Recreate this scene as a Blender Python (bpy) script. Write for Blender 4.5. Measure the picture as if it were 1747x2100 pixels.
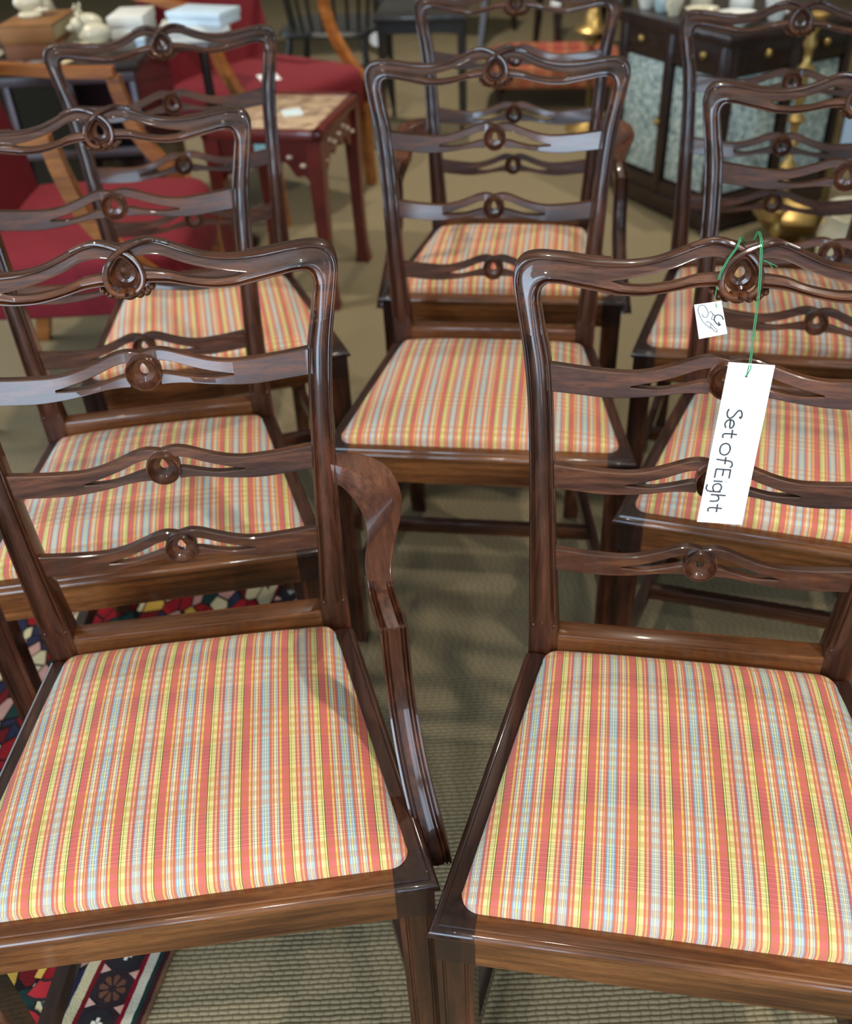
import bpy, bmesh, math, random
from mathutils import Vector, Matrix
R = math.radians
random.seed(7)
for o in list(bpy.data.objects):
    bpy.data.objects.remove(o)
S = bpy.context.scene
C = S.collection

# ------------------------------------------------------------------ camera, light, exposure
CAM_H, PITCH, ROLL, FPX = 1.36898, 37.4512, -2.9349, 1991.83
cd = bpy.data.cameras.new('camera')
cam = bpy.data.objects.new('camera', cd); C.objects.link(cam)
cd.sensor_fit = 'VERTICAL'; cd.sensor_height = 24.0; cd.lens = FPX / 2100 * 24.0
cd.clip_start = 0.05; cd.clip_end = 60
cam.matrix_world = Matrix.Translation((0, 0, CAM_H)) @ Matrix.Rotation(R(90 - PITCH), 4, 'X') @ Matrix.Rotation(R(ROLL), 4, 'Z')
cd.dof.use_dof = True; cd.dof.focus_distance = 1.03; cd.dof.aperture_fstop = 3.0
S.camera = cam
S.cycles.max_bounces = 6; S.cycles.diffuse_bounces = 3; S.cycles.glossy_bounces = 3; S.cycles.transparent_max_bounces = 6

w = bpy.data.worlds.new('world'); S.world = w; w.use_nodes = True
bg = w.node_tree.nodes['Background']; bg.inputs[0].default_value = (0.62, 0.78, 1.0, 1); bg.inputs[1].default_value = 0.6

def area(name, loc, rot, sx, sy, power, col):
    l = bpy.data.lights.new(name, 'AREA'); l.shape = 'RECTANGLE'; l.size = sx; l.size_y = sy
    l.energy = power; l.color = col
    o = bpy.data.objects.new(name, l); C.objects.link(o); o.location = loc; o.rotation_euler = rot
    return o
# daylight coming in through the shop windows behind the camera and on the left
WIN = [(-2.75, -1.02, .22, 2.5, 165), (-.74, -.46, .22, 1.35, 9), (.42, 1.0, .12, 2.2, 26), (1.9, 3.45, .32, 2.5, 50)]   # x0, x1, z0, z1, watts
for x0, x1, z0, z1, pw in WIN:
    area('window_daylight_front', ((x0 + x1) / 2, -2.93, (z0 + z1) / 2), (R(90), 0, 0), x1 - x0 - .1, z1 - z0 - .1, pw, (0.62, 0.80, 1.0))
area('window_daylight_left', (-3.93, 3.4, 1.55), (0, R(-90), 0), 2.0, 3.2, 70, (0.72, 0.85, 1.0))

V = S.view_settings
V.view_transform = 'Standard'; V.look = 'None'; V.exposure = 0.2; V.gamma = 1.0; V.use_curve_mapping = False

# ------------------------------------------------------------------ helpers
def srgb(r, g, b, a=1.0):
    f = lambda c: (c / 12.92 if c <= 0.04045 else ((c + 0.055) / 1.055) ** 2.4)
    return (f(r / 255), f(g / 255), f(b / 255), a)

class NT:
    def __init__(s, name):
        s.m = bpy.data.materials.new(name); s.m.use_nodes = True
        s.t = s.m.node_tree; s.n = s.t.nodes; s.l = s.t.links
        s.b = s.n['Principled BSDF']
        s.tc = s.n.new('ShaderNodeTexCoord')
    def add(s, typ, **kw):
        n = s.n.new(typ)
        for k, v in kw.items(): setattr(n, k, v)
        return n
    def math(s, op, a, b=None, c=None):
        n = s.n.new('ShaderNodeMath'); n.operation = op
        for i, v in enumerate((a, b, c)):
            if v is None: continue
            if isinstance(v, (int, float)): n.inputs[i].default_value = v
            else: s.l.new(v, n.inputs[i])
        return n.outputs[0]
    def ramp(s, fac, stops, interp='LINEAR'):
        n = s.n.new('ShaderNodeValToRGB'); r = n.color_ramp; r.interpolation = interp
        stops = sorted(stops, key=lambda q: q[0])
        r.elements[0].position = stops[0][0]; r.elements[0].color = stops[0][1]
        r.elements[1].position = stops[-1][0]; r.elements[1].color = stops[-1][1]
        for p, c in stops[1:-1]:
            e = r.elements.new(p); e.color = c
        s.l.new(fac, n.inputs[0]); return n.outputs[0]
    def mix(s, fac, a, b, mode='MIX'):
        n = s.n.new('ShaderNodeMix'); n.data_type = 'RGBA'; n.blend_type = mode
        for i, v in ((0, fac), (6, a), (7, b)):
            if isinstance(v, (int, float)): n.inputs[i].default_value = v
            elif isinstance(v, tuple): n.inputs[i].default_value = v
            else: s.l.new(v, n.inputs[i])
        return n.outputs[2]
    def mapped(s, scale, src='Object', loc=(0, 0, 0)):
        n = s.n.new('ShaderNodeMapping'); n.inputs['Scale'].default_value = scale; n.inputs['Location'].default_value = loc
        s.l.new(s.tc.outputs[src], n.inputs[0]); return n.outputs[0]
    def noise(s, vec, scale=5, detail=3, rough=.5):
        n = s.n.new('ShaderNodeTexNoise'); n.inputs['Scale'].default_value = scale
        n.inputs['Detail'].default_value = detail; n.inputs['Roughness'].default_value = rough
        s.l.new(vec, n.inputs['Vector']); return n.outputs['Fac']
    def bump(s, h, strength=.3, dist=.001):
        n = s.n.new('ShaderNodeBump'); n.inputs['Strength'].default_value = strength; n.inputs['Distance'].default_value = dist
        s.l.new(h, n.inputs['Height']); s.l.new(n.outputs[0], s.b.inputs['Normal'])
    def col(s, c):
        if isinstance(c, tuple): s.b.inputs['Base Color'].default_value = c
        else: s.l.new(c, s.b.inputs['Base Color'])
    def pr(s, **kw):
        for k, v in kw.items(): s.b.inputs[k.replace('_', ' ')].default_value = v
        return s

def plain(name, c, rough=.6, metal=0.0, var=.12, scale=30, coat=0.0, bumpd=0.0):
    k = NT(name); n = k.noise(k.mapped((1, 1, 1)), scale, 3)
    d = tuple(x * (1 - var) for x in c[:3]) + (1,); u = tuple(min(1, x * (1 + var)) for x in c[:3]) + (1,)
    k.col(k.ramp(n, [(.3, d), (.7, u)])); k.pr(Roughness=rough, Metallic=metal, Coat_Weight=coat)
    if bumpd: k.bump(n, .4, bumpd)
    return k.m

def wood(name, axis, dark, mid, light, rough=.34, coat=.34, scale=1.0):
    k = NT(name); a = 7 * scale; b = 120 * scale
    sc = [b, b, b]; sc['xyz'.index(axis)] = a
    v = k.mapped(tuple(sc))
    n1 = k.noise(v, 1.0, 6, .62)
    sc2 = [26 * scale] * 3; sc2['xyz'.index(axis)] = 3.0
    n2 = k.noise(k.mapped(tuple(sc2), loc=(3, 1, 7)), 1.0, 4, .5)
    f = k.math('MULTIPLY_ADD', n2, .55, k.math('MULTIPLY', n1, .45))
    sc3 = [520 * scale] * 3; sc3['xyz'.index(axis)] = 45 * scale
    n3 = k.noise(k.mapped(tuple(sc3)), 1.0, 2, .5)
    base = k.ramp(f, [(.34, dark), (.5, mid), (.66, light)])
    k.col(k.mix(k.ramp(n3, [(.34, (.4, .4, .4, 1)), (.46, (0, 0, 0, 1))]), base, dark))
    k.l.new(k.ramp(n1, [(.3, (rough * .8,) * 3 + (1,)), (.75, (rough * 1.5,) * 3 + (1,))]), k.b.inputs['Roughness'])
    k.pr(Coat_Weight=coat * 1.5, Coat_Roughness=.07); k.b.inputs['Specular IOR Level'].default_value = .3; k.bump(n1, .08, .0004)
    return k.m

def newmesh(name, verts, faces, mat, parent=None, smooth=35, loc=None):
    me = bpy.data.meshes.new(name); me.from_pydata([tuple(v) for v in verts], [], faces); me.update()
    bm = bmesh.new(); bm.from_mesh(me); bmesh.ops.recalc_face_normals(bm, faces=bm.faces); bm.to_mesh(me); bm.free()
    if smooth:
        me.polygons.foreach_set('use_smooth', [True] * len(me.polygons)); me.set_sharp_from_angle(angle=R(smooth))
    me.materials.append(mat)
    o = bpy.data.objects.new(name, me); C.objects.link(o)
    if parent: o.parent = parent
    if loc: o.location = loc
    return o

class MB:
    """collects pieces of ONE part"""
    def __init__(s): s.v = []; s.f = []
    def addvf(s, v, f):
        k = len(s.v); s.v += [tuple(q) for q in v]; s.f += [tuple(i + k for i in q) for q in f]; return s
    def mirror(s):
        k = len(s.v); s.v += [(-x, y, z) for x, y, z in s.v]; s.f += [tuple(i + k for i in reversed(q)) for q in s.f]; return s
    def loft(s, secs, cap=True, closed=True):
        n = len(secs[0]); v = [p for q in secs for p in q]; f = []
        for i in range(len(secs) - 1):
            for j in range(n if closed else n - 1):
                a = i * n + j; b = i * n + (j + 1) % n; f.append((a, b, b + n, a + n))
        if cap and closed:
            f.append(tuple(range(n - 1, -1, -1))); f.append(tuple((len(secs) - 1) * n + j for j in range(n)))
        return s.addvf(v, f)
    def box(s, c, d, bev=0.0, rot=None):
        x, y, z = (q / 2 for q in d)
        if bev <= 0:
            v = [(a * x, b * y, e * z) for a in (-1, 1) for b in (-1, 1) for e in (-1, 1)]
            f = [(0, 1, 3, 2), (4, 6, 7, 5), (0, 4, 5, 1), (2, 3, 7, 6), (0, 2, 6, 4), (1, 5, 7, 3)]
        else:
            bm = bmesh.new(); bmesh.ops.create_cube(bm, size=1)
            for q in bm.verts: q.co = Vector((q.co.x * d[0], q.co.y * d[1], q.co.z * d[2]))
            bmesh.ops.bevel(bm, geom=list(bm.edges), offset=bev, segments=2, profile=.5, affect='EDGES')
            v = [tuple(q.co) for q in bm.verts]; f = [tuple(q.index for q in p.verts) for p in bm.faces]; bm.free()
        M = rot if rot is not None else Matrix.Identity(3)
        return s.addvf([tuple(M @ Vector(p) + Vector(c)) for p in v], f)
    def tube(s, pts, rad, n=10, cap=True):
        pts = [Vector(p) for p in pts]; secs = []; prev = None
        for i, p in enumerate(pts):
            t = (pts[min(i + 1, len(pts) - 1)] - pts[max(i - 1, 0)]).normalized()
            if prev is None:
                u = t.orthogonal().normalized()
            else:
                u = (prev - t * prev.dot(t)).normalized()
            prev = u; q = t.cross(u); r = rad[i] if isinstance(rad, (list, tuple)) else rad
            secs.append([p + (u * math.cos(2 * math.pi * k / n) + q * math.sin(2 * math.pi * k / n)) * r for k in range(n)])
        return s.loft(secs, cap)
    def lathe(s, prof, n=24, c=(0, 0, 0)):
        secs = [[(c[0] + r * math.cos(2 * math.pi * k / n), c[1] + r * math.sin(2 * math.pi * k / n), c[2] + z) for k in range(n)] for r, z in prof]
        return s.loft(secs, True)
    def blob(s, c, r, n=10, m=6):
        v = []; f = []
        for i in range(m + 1):
            th = math.pi * i / m
            for k in range(n):
                ph = 2 * math.pi * k / n
                v.append((c[0] + r[0] * math.sin(th) * math.cos(ph), c[1] + r[1] * math.sin(th) * math.sin(ph), c[2] + r[2] * math.cos(th)))
        for i in range(m):
            for k in range(n):
                f.append((i * n + k, i * n + (k + 1) % n, (i + 1) * n + (k + 1) % n, (i + 1) * n + k))
        return s.addvf(v, f)
    def build(s, name, mat, parent=None, smooth=35, loc=None): return newmesh(name, s.v, s.f, mat, parent, smooth, loc)

def tag(o, label, cat, group=None):
    o['label'] = label; o['category'] = cat
    if group: o['group'] = group
    return o
def thing(name, label, cat, loc=(0, 0, 0), rz=0, group=None):
    o = bpy.data.objects.new(name, None); C.objects.link(o); o.location = loc; o.rotation_euler = (0, 0, rz)
    o.empty_display_size = .1
    return tag(o, label, cat, group)
def struct(o): o['kind'] = 'structure'; return o
def cr(pts, n):
    """Catmull-Rom resample of tuples, n samples per span"""
    out = []; P = [Vector(p) for p in pts]
    for i in range(len(P) - 1):
        a = P[max(i - 1, 0)]; b = P[i]; c = P[i + 1]; d = P[min(i + 2, len(P) - 1)]
        for k in range(n):
            t = k / n
            out.append(.5 * ((2 * b) + (c - a) * t + (2 * a - 5 * b + 4 * c - d) * t * t + (3 * b - a - 3 * c + d) * t ** 3))
    out.append(P[-1]); return out
def crn(rows, n):
    out = []
    for i in range(len(rows) - 1):
        a = rows[max(i - 1, 0)]; b = rows[i]; c = rows[i + 1]; d = rows[min(i + 2, len(rows) - 1)]
        for k in range(n):
            t = k / n
            out.append(tuple(.5 * (2 * q + (r - p) * t + (2 * p - 5 * q + 4 * r - s_) * t * t + (3 * q - p - 3 * r + s_) * t ** 3) for p, q, r, s_ in zip(a, b, c, d)))
    out.append(tuple(rows[-1])); return out
def lerp(tab, x):
    if x <= tab[0][0]: return tab[0][1]
    for (a, p), (b, q) in zip(tab, tab[1:]):
        if x <= b: return p + (q - p) * (x - a) / (b - a)
    return tab[-1][1]

# ------------------------------------------------------------------ materials
DK, MD, LT = srgb(26, 11, 5), srgb(61, 30, 15), srgb(104, 58, 31)
WX = wood('mahogany_grain_x', 'x', DK, MD, LT)
WY = wood('mahogany_grain_y', 'y', srgb(28, 13, 9), srgb(50, 25, 16), srgb(80, 43, 27))
WZ = wood('mahogany_grain_z', 'z', DK, MD, srgb(96, 51, 28))
WR = wood('mahogany_rail_x', 'x', srgb(52, 26, 12), srgb(100, 58, 28), srgb(138, 86, 46), rough=.28, coat=.3)
WA = wood('mahogany_arm', 'y', srgb(48, 23, 13), srgb(82, 45, 27), srgb(116, 70, 46), rough=.42, coat=.1)
WD = wood('dark_mahogany_block', 'z', srgb(26, 11, 8), srgb(42, 20, 13), srgb(64, 33, 21))

def fabric():
    k = NT('striped_check_cotton')
    sep = k.add('ShaderNodeSeparateXYZ'); k.l.new(k.tc.outputs['Object'], sep.inputs[0])
    T = .089
    u = k.math('DIVIDE', k.math('PINGPONG', sep.outputs[0], T / 2), T / 2)
    blue = srgb(152, 174, 184); bl2 = srgb(116, 134, 146); cream = srgb(226, 212, 166); coral = srgb(204, 110, 92); pink = srgb(206, 104, 97)
    lor = srgb(226, 168, 124); grey = srgb(140, 146, 130); wh = srgb(226, 230, 222); yel = srgb(228, 192, 100); ol = srgb(82, 84, 34)
    pale = srgb(226, 218, 132); khaki = srgb(220, 208, 136); dco = srgb(196, 100, 96); sl = srgb(138, 146, 150)
    q = [(0, pale), (.014, blue), (.05, wh), (.06, blue), (.094, bl2), (.108, coral), (.16, lor), (.186, coral), (.212, cream), (.266, grey), (.288, wh), (.304, grey),
         (.314, coral), (.354, yel), (.4, pink), (.53, dco), (.54, pink), (.584, ol), (.602, pale), (.638, ol), (.65, khaki), (.748, coral), (.796, lor), (.84, dco),
         (.894, sl), (.915, wh), (.928, sl), (.948, wh), (.962, sl), (.978, cream)]
    warp = k.ramp(u, q, 'CONSTANT')
    v = k.math('FRACT', k.math('DIVIDE', k.math('ADD', sep.outputs[1], .9), .0905))
    Wt, Bk = (1, 1, 1, 1), (0, 0, 0, 1)
    st = [(0, Bk)]
    for i in range(4): st += [(.02 + i * .135, Wt), (.02 + i * .135 + .072, Bk)]
    bars = k.ramp(v, st, 'CONSTANT')
    zone = k.ramp(v, [(0, Bk), (.53, Wt), (.985, Bk), (1, Bk)], 'CONSTANT')
    fl = k.math('FRACT', k.math('DIVIDE', sep.outputs[1], .0052))
    lines = k.ramp(fl, [(0, Wt), (.13, Bk), (.36, Wt), (.48, Bk), (1, Bk)], 'CONSTANT')
    c1 = k.mix(k.math('MULTIPLY', bars, .33), warp, srgb(178, 106, 44))
    c2 = k.mix(k.math('MULTIPLY', k.math('MULTIPLY', zone, lines), .42), c1, srgb(70, 50, 50))
    n = k.noise(k.mapped((500, 500, 500)), 1.0, 2)
    c3 = k.mix(k.ramp(n, [(.3, (.0,) * 3 + (1,)), (.8, (.12,) * 3 + (1,))]), c2, srgb(150, 120, 100))
    k.col(c3); k.pr(Roughness=.85); k.b.inputs['Specular IOR Level'].default_value = .25
    k.b.inputs['Sheen Weight'].default_value = .15
    k.bump(n, .25, .0006)
    return k.m
FAB = fabric()
def carpet():
    k = NT('ribbed_loop_carpet')
    nz = k.add('ShaderNodeTexNoise'); nz.inputs['Scale'].default_value = 55; nz.inputs['Detail'].default_value = 2; k.l.new(k.mapped((1, 1, 1)), nz.inputs['Vector'])
    vm = k.add('ShaderNodeVectorMath'); vm.operation = 'MULTIPLY_ADD'; k.l.new(nz.outputs['Color'], vm.inputs[0]); vm.inputs[1].default_value = (.006, .0034, 0); k.l.new(k.mapped((1, 1, 1)), vm.inputs[2])
    sep = k.add('ShaderNodeSeparateXYZ'); k.l.new(vm.outputs[0], sep.inputs[0])
    ry = k.math('DIVIDE', sep.outputs[1], .0075); row = k.math('FLOOR', ry); fy = k.math('FRACT', ry)
    off = k.math('MULTIPLY', k.math('FRACT', k.math('MULTIPLY', k.math('SINE', k.math('MULTIPLY', row, 12.99)), 437.5)), 1.0)
    fx = k.math('FRACT', k.math('ADD', k.math('DIVIDE', sep.outputs[0], .0142), off))
    hy = k.math('SUBTRACT', 1.0, k.math('POWER', k.math('ABSOLUTE', k.math('MULTIPLY_ADD', fy, 2.0, -1.0)), 2.2))
    hx = k.math('SUBTRACT', 1.0, k.math('MULTIPLY', k.math('POWER', k.math('ABSOLUTE', k.math('MULTIPLY_ADD', fx, 2.0, -1.0)), 5.0), .55))
    n = k.noise(k.mapped((1, 1, 1)), 260, 3); n2 = k.noise(k.mapped((1, 1, 1)), 2.5, 3)
    hh = k.math('MULTIPLY', k.math('MULTIPLY', hy, hx), k.math('MULTIPLY_ADD', n, .5, .75))
    c = k.ramp(hh, [(.05, srgb(72, 63, 45)), (.4, srgb(122, 110, 84)), (.85, srgb(152, 139, 112))])
    c = k.mix(k.math('MULTIPLY', n2, .25), c, srgb(112, 100, 68)); k.col(c)
    k.pr(Roughness=.95); k.b.inputs['Specular IOR Level'].default_value = .1
    k.bump(hh, .6, .003)
    return k.m
WALL = plain('painted_plaster', srgb(196, 184, 160), .8, scale=4)
CEIL = plain('ceiling_plaster', srgb(214, 206, 190), .9, scale=3)
BRASS = plain('brass', srgb(176, 148, 92), .4, .9, .15, 40)
BLACK = plain('black_lacquer', srgb(24, 24, 24), .35, 0, .2, 20, .3)
PAPER = plain('white_card', srgb(244, 246, 248), .7, 0, .01, 10)
INK = plain('grey_ink', srgb(58, 58, 60), .7, 0, .05, 50)
CREAM = plain('cream_porcelain', srgb(214, 206, 180), .3, 0, .08, 25, .3)
WHITE = plain('white_porcelain', srgb(226, 226, 218), .3, 0, .05, 25, .3)
RED = plain('crimson_upholstery', srgb(116, 15, 30), .9, 0, .12, 140, bumpd=.0006)
AMBER = wood('amber_oak', 'x', srgb(96, 52, 18), srgb(146, 86, 36), srgb(176, 112, 52), rough=.4, coat=.15)
LACQ = plain('red_lacquer', srgb(94, 28, 22), .35, 0, .18, 18, .3)
DARKW = wood('dark_stained_oak', 'x', srgb(22, 13, 11), srgb(38, 22, 18), srgb(56, 34, 26), rough=.4)
GLASSD = plain('dark_glass', srgb(12, 13, 16), .12, 0, .1, 6, .5)
BRONZE = plain('bronzed_metal', srgb(110, 92, 56), .4, .7, .2, 30)

# ------------------------------------------------------------------ the room
X0, X1, Y0, Y1, ZC = -4.0, 4.0, -3.0, 9.6, 2.8
m = MB(); m.box(((X0 + X1) / 2, (Y0 + Y1) / 2, -.06), (X1 - X0, Y1 - Y0, .12)); struct(m.build('floor', carpet(), smooth=0))
m = MB(); m.box(((X0 + X1) / 2, (Y0 + Y1) / 2, ZC + .06), (X1 - X0, Y1 - Y0, .12)); struct(m.build('ceiling', CEIL, smooth=0))
m = MB(); m.box(((X0 + X1) / 2, Y1 + .08, ZC / 2), (X1 - X0, .16, ZC)); struct(m.build('wall_back', WALL, smooth=0))
m = MB(); m.box((X1 + .08, (Y0 + Y1) / 2, ZC / 2), (.16, Y1 - Y0, ZC)); struct(m.build('wall_right', WALL, smooth=0))
def wall_holes(name, along, fixed, a0, a1, holes):
    m = MB(); cuts = sorted(holes); p = a0
    def seg(u0, u1, z0, z1):
        if along == 'x': m.box(((u0 + u1) / 2, fixed, (z0 + z1) / 2), (u1 - u0, .16, z1 - z0))
        else: m.box((fixed, (u0 + u1) / 2, (z0 + z1) / 2), (.16, u1 - u0, z1 - z0))
    for h0, h1, z0, z1 in cuts:
        seg(p, h0, 0, ZC); seg(h0, h1, 0, z0); seg(h0, h1, z1, ZC); p = h1
    seg(p, a1, 0, ZC); return struct(m.build(name, WALL, smooth=0))
wall_holes('wall_front', 'x', Y0 - .08, X0, X1, [q[:4] for q in WIN])
wall_holes('wall_left', 'y', X0 - .08, Y0, Y1, [(1.75, 5.05, .5, 2.6)])
FRM = plain('painted_window_frame', srgb(60, 52, 46), .5)
def glass():
    k = NT('window_glass'); k.col((.9, .95, 1, 1)); k.pr(Roughness=.02, Alpha=.12); return k.m
GL = glass()
def window(i, axis, c, wd, z0, z1, n):
    root = bpy.data.objects.new('window_%d' % i, None); C.objects.link(root); struct(root)
    h = z1 - z0; zc = (z0 + z1) / 2
    def put(name, u, z, du, dz, th, mt):
        m = MB()
        m.box((c[0] + u, c[1], z) if axis == 'x' else (c[0], c[1] + u, z), (du, th, dz) if axis == 'x' else (th, du, dz), 0)
        return m.build(name, mt, root, 0)
    for s_ in (-1, 1):
        put('window_frame', s_ * (wd / 2 - .03), zc, .06, h, .1, FRM); put('window_frame', 0, zc + s_ * (h / 2 - .03), wd - .12, .06, .1, FRM)
    pw = (wd - .12) / n
    for k in range(n):
        put('pane', -wd / 2 + .06 + pw * (k + .5), zc, pw - .02, h - .12, .008, GL)
        if k: put('mullion', -wd / 2 + .06 + pw * k, zc, .04, h - .12, .06, FRM)
for wi, (x0, x1, z0, z1, pw) in enumerate(WIN): window(wi + 1, 'x', ((x0 + x1) / 2, Y0 - .09), x1 - x0, z0, z1, max(1, round((x1 - x0) / .8)))
window(5, 'y', (X0 - .09, 3.4), 3.3, .5, 2.6, 3)

# ceiling spots, all out of view: a modelled fixture with its lamp
def ceiling_spot(loc, target, power, label, angle=75, blend=.6, col=(1.0, .91, .78), rad=.035):
    root = thing('ceiling_spotlight', label, 'spotlight', loc, 0, 'ceiling spotlights')
    d = (Vector(target) - Vector(loc)).normalized(); q = d.to_track_quat('-Z', 'Y').to_matrix()
    m = MB(); m.box((0, 0, .1), (.07, .07, .02), .004); m.tube([(0, 0, .1), (0, 0, .03)], .008); m.build('mount', FRM, root)
    m = MB(); prof = [(.02, .09), (.045, .07), (.05, -.02), (.046, -.02), (.042, .05), (.018, .06)]
    m.lathe(prof, 20); m.v = [tuple(q @ Vector(p)) for p in m.v]; m.build('lamp_head', FRM, root)
    l = bpy.data.lights.new('spot', 'SPOT'); l.energy = power; l.spot_size = R(angle); l.spot_blend = blend; l.color = col; l.shadow_soft_size = rad
    o = bpy.data.objects.new('spot_lamp', l); C.objects.link(o); o.parent = root; o.rotation_euler = q.to_euler(); o.location = d * .03
ceiling_spot((1.05, -.15, 2.69), (-.05, .75, .45), 100, 'ceiling spotlight aimed at the front armchair seat', 60)
ceiling_spot((-.35, -.62, 2.69), (-.2, .55, 0), 46, 'ceiling spotlight almost over the viewpoint, lighting the near carpet', 62, .5, (1.0, .95, .88))
ceiling_spot((-.7, .2, 2.69), (-.1, 1.9, .3), 10, 'added fill spotlight above the left of the front row', 80)  # from here down: unseen lamps added as warm fill
ceiling_spot((.5, 2.4, 2.69), (.3, 2.0, .4), 46, 'added fill spotlight above the second row of chairs', 95)
ceiling_spot((-1.4, 2.6, 2.69), (-1.0, 3.3, .4), 110, 'added fill spotlight above the crimson armchairs', 95)
ceiling_spot((1.6, 3.0, 2.69), (1.2, 3.5, .4), 90, 'added fill spotlight above the dark display cabinet', 95)
ceiling_spot((.3, 5.2, 2.69), (.2, 5.6, 0), 150, 'added fill spotlight above the far end of the carpet', 110)

# ------------------------------------------------------------------ ribbon-back chair (all measures in metres, front at y = 0)
ZS = .46
def ybk(z):
    if z < ZS: return .4029 + .024 * (ZS - z) + .16 * (ZS - z) ** 2
    return .4029 - .0249 * (z - ZS) + .2918 * (z - ZS) ** 2
def bow(x): return .012 * max(0.0, 1 - (x / .19) ** 2)
def yF(z): return ybk(z) - .012
TS = [0, .025, .06, .1, .125, .145, .17, .2, .3, .4, .5, .6, .7, .8, .83, .855, .875, .9, .94, .975, 1]
RS = [-1.2, .0, .8, .8, .2, -1.3, -1.4, -.5, .4, 1.0, 1.2, 1.0, .4, -.5, -1.4, -1.3, .2, .8, .8, .0, -1.2]
RC = [-1.2, .3, 1.3, 1.2, .3, -1.1, -1.2, -.9, -.8, -.7, -.5, .3, 1.1, .8, .1, -1.3, -.4, .8, .8, .0, -1.2]
def relief(t, k, amp=1.0):
    a = lerp(list(zip(TS, RS)), t); b = lerp(list(zip(TS, RC)), t)
    return (a + (b - a) * k) * amp * .0018
def ribbon(mb, st, t0, t1, kf, thick, amp=None, bowed=True, extra=0.0):
    ts = sorted(set([t for t in TS if t0 < t < t1] + [t0, t1])); secs = []
    for i, (ox, oz, ix, iz) in enumerate(st):
        k = kf(i / (len(st) - 1)); sec = []
        th = thick(oz) if callable(thick) else thick; am = 1.0 if amp is None else amp(oz)
        for t in ts:
            q = (t - t0) / (t1 - t0); x = ox + (ix - ox) * q; z = oz + (iz - oz) * q
            sec.append((x, yF(z) + extra + (bow(x) if bowed else 0) - relief(t, k, am), z))
        for t in reversed(ts):
            q = (t - t0) / (t1 - t0); x = ox + (ix - ox) * q; z = oz + (iz - oz) * q
            e = .002 if t in (t0, t1) else 0
            sec.append((x, yF(z) + extra + (bow(x) if bowed else 0) + th - e, z))
        secs.append(sec)
    mb.loft(secs)
STILE = [(-.190, 0, -.158, 0), (-.194, .2, -.1585, .2), (-.1965, .40, -.1585, .40), (-.197, .46, -.159, .46), (-.1968, .50, -.1605, .50), (-.1975, .515, -.1615, .515), (-.1985, .56, -.1645, .56), (-.2, .62, -.1685, .62),
         (-.2025, .70, -.1735, .70), (-.2055, .7735, -.1783, .7744), (-.209, .82, -.1815, .817), (-.214, .8618, -.1855, .8564), (-.2194, .8914, -.1916, .8842)]
EAR = [(-.2194, .8914, -.1916, .8842), (-.2245, .9161, -.197, .9089), (-.2285, .9381, -.1998, .921), (-.2287, .950, -.2, .9285), (-.2245, .960, -.1990, .9335), (-.2162, .9662, -.1965, .9375),
       (-.201, .9687, -.1915, .9402), (-.1786, .9669, -.1790, .9396), (-.163, .9645, -.1655, .9366), (-.1481, .9623, -.151, .9336), (-.1296, .9611, -.1296, .9290)]
TSP = .57
UP = [(-.1296, .9611, -.1296, .9428), (-.1085, .9609, -.1085, .9454), (-.0848, .9643, -.0848, .9502), (-.0635, .9718, -.0635, .9566), (-.0446, .9793, -.0446, .9645), (-.0332, .9825, -.0332, .9668),
      (-.0237, .9832, -.0237, .9672), (-.013, .981, -.013, .9655), (0, .9775, 0, .966)]
LOW = [(-.1296, .9428, -.1296, .9290), (-.1161, .9386, -.1161, .9275), (-.0959, .9374, -.0959, .9271), (-.0761, .9395, -.0761, .9297), (-.0605, .9428, -.0605, .9330), (-.0452, .9478, -.0452, .9360),
       (-.0297, .9500, -.0297, .9373), (-.016, .951, -.016, .937)]
def fade(z): return max(0.0, min(1.0, (z - .505) / .012))
def tear(c, sx, up, dn, n=28):
    out = []
    for i in range(n):
        a = 2 * math.pi * i / n; s_, co = math.sin(a), math.cos(a)
        x = sx * s_ * (1 if co < 0 else (1 - .45 * co ** 1.3)); z = (up if co > 0 else dn) * co
        out.append((c[0] + x, c[1] + z))
    return out
def dish(mb, rim, hole, yr, yd, yb_, xc):
    """shallow cup with a pierced hole; rims are (x,z) loops"""
    n = len(rim); ctr = (sum(p[0] for p in rim) / n, sum(p[1] for p in rim) / n)
    def ring(l, y, k=1.0, c=ctr): return [(c[0] + (p[0] - c[0]) * k, y, c[1] + (p[1] - c[1]) * k) for p in l]
    mid = [((a[0] * .45 + b[0] * .55), (a[1] * .45 + b[1] * .55)) for a, b in zip(rim, hole)]
    rings = [ring(rim, yb_, .96), ring(rim, yr + .0015), ring(rim, yr, .98), ring(rim, yr, .905), ring(rim, yr + .0026, .87), ring(mid, yd - .0012), ring(hole, yd), ring(hole, yb_)]
    v = [p for q in rings for p in q]; f = []
    for i in range(len(rings)):
        for j in range(n):
            a = i * n + j; b = i * n + (j + 1) % n; k = ((i + 1) % len(rings)) * n
            f.append((a, b, k + (j + 1) % n, k + j))
    mb.addvf(v, f)

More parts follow.
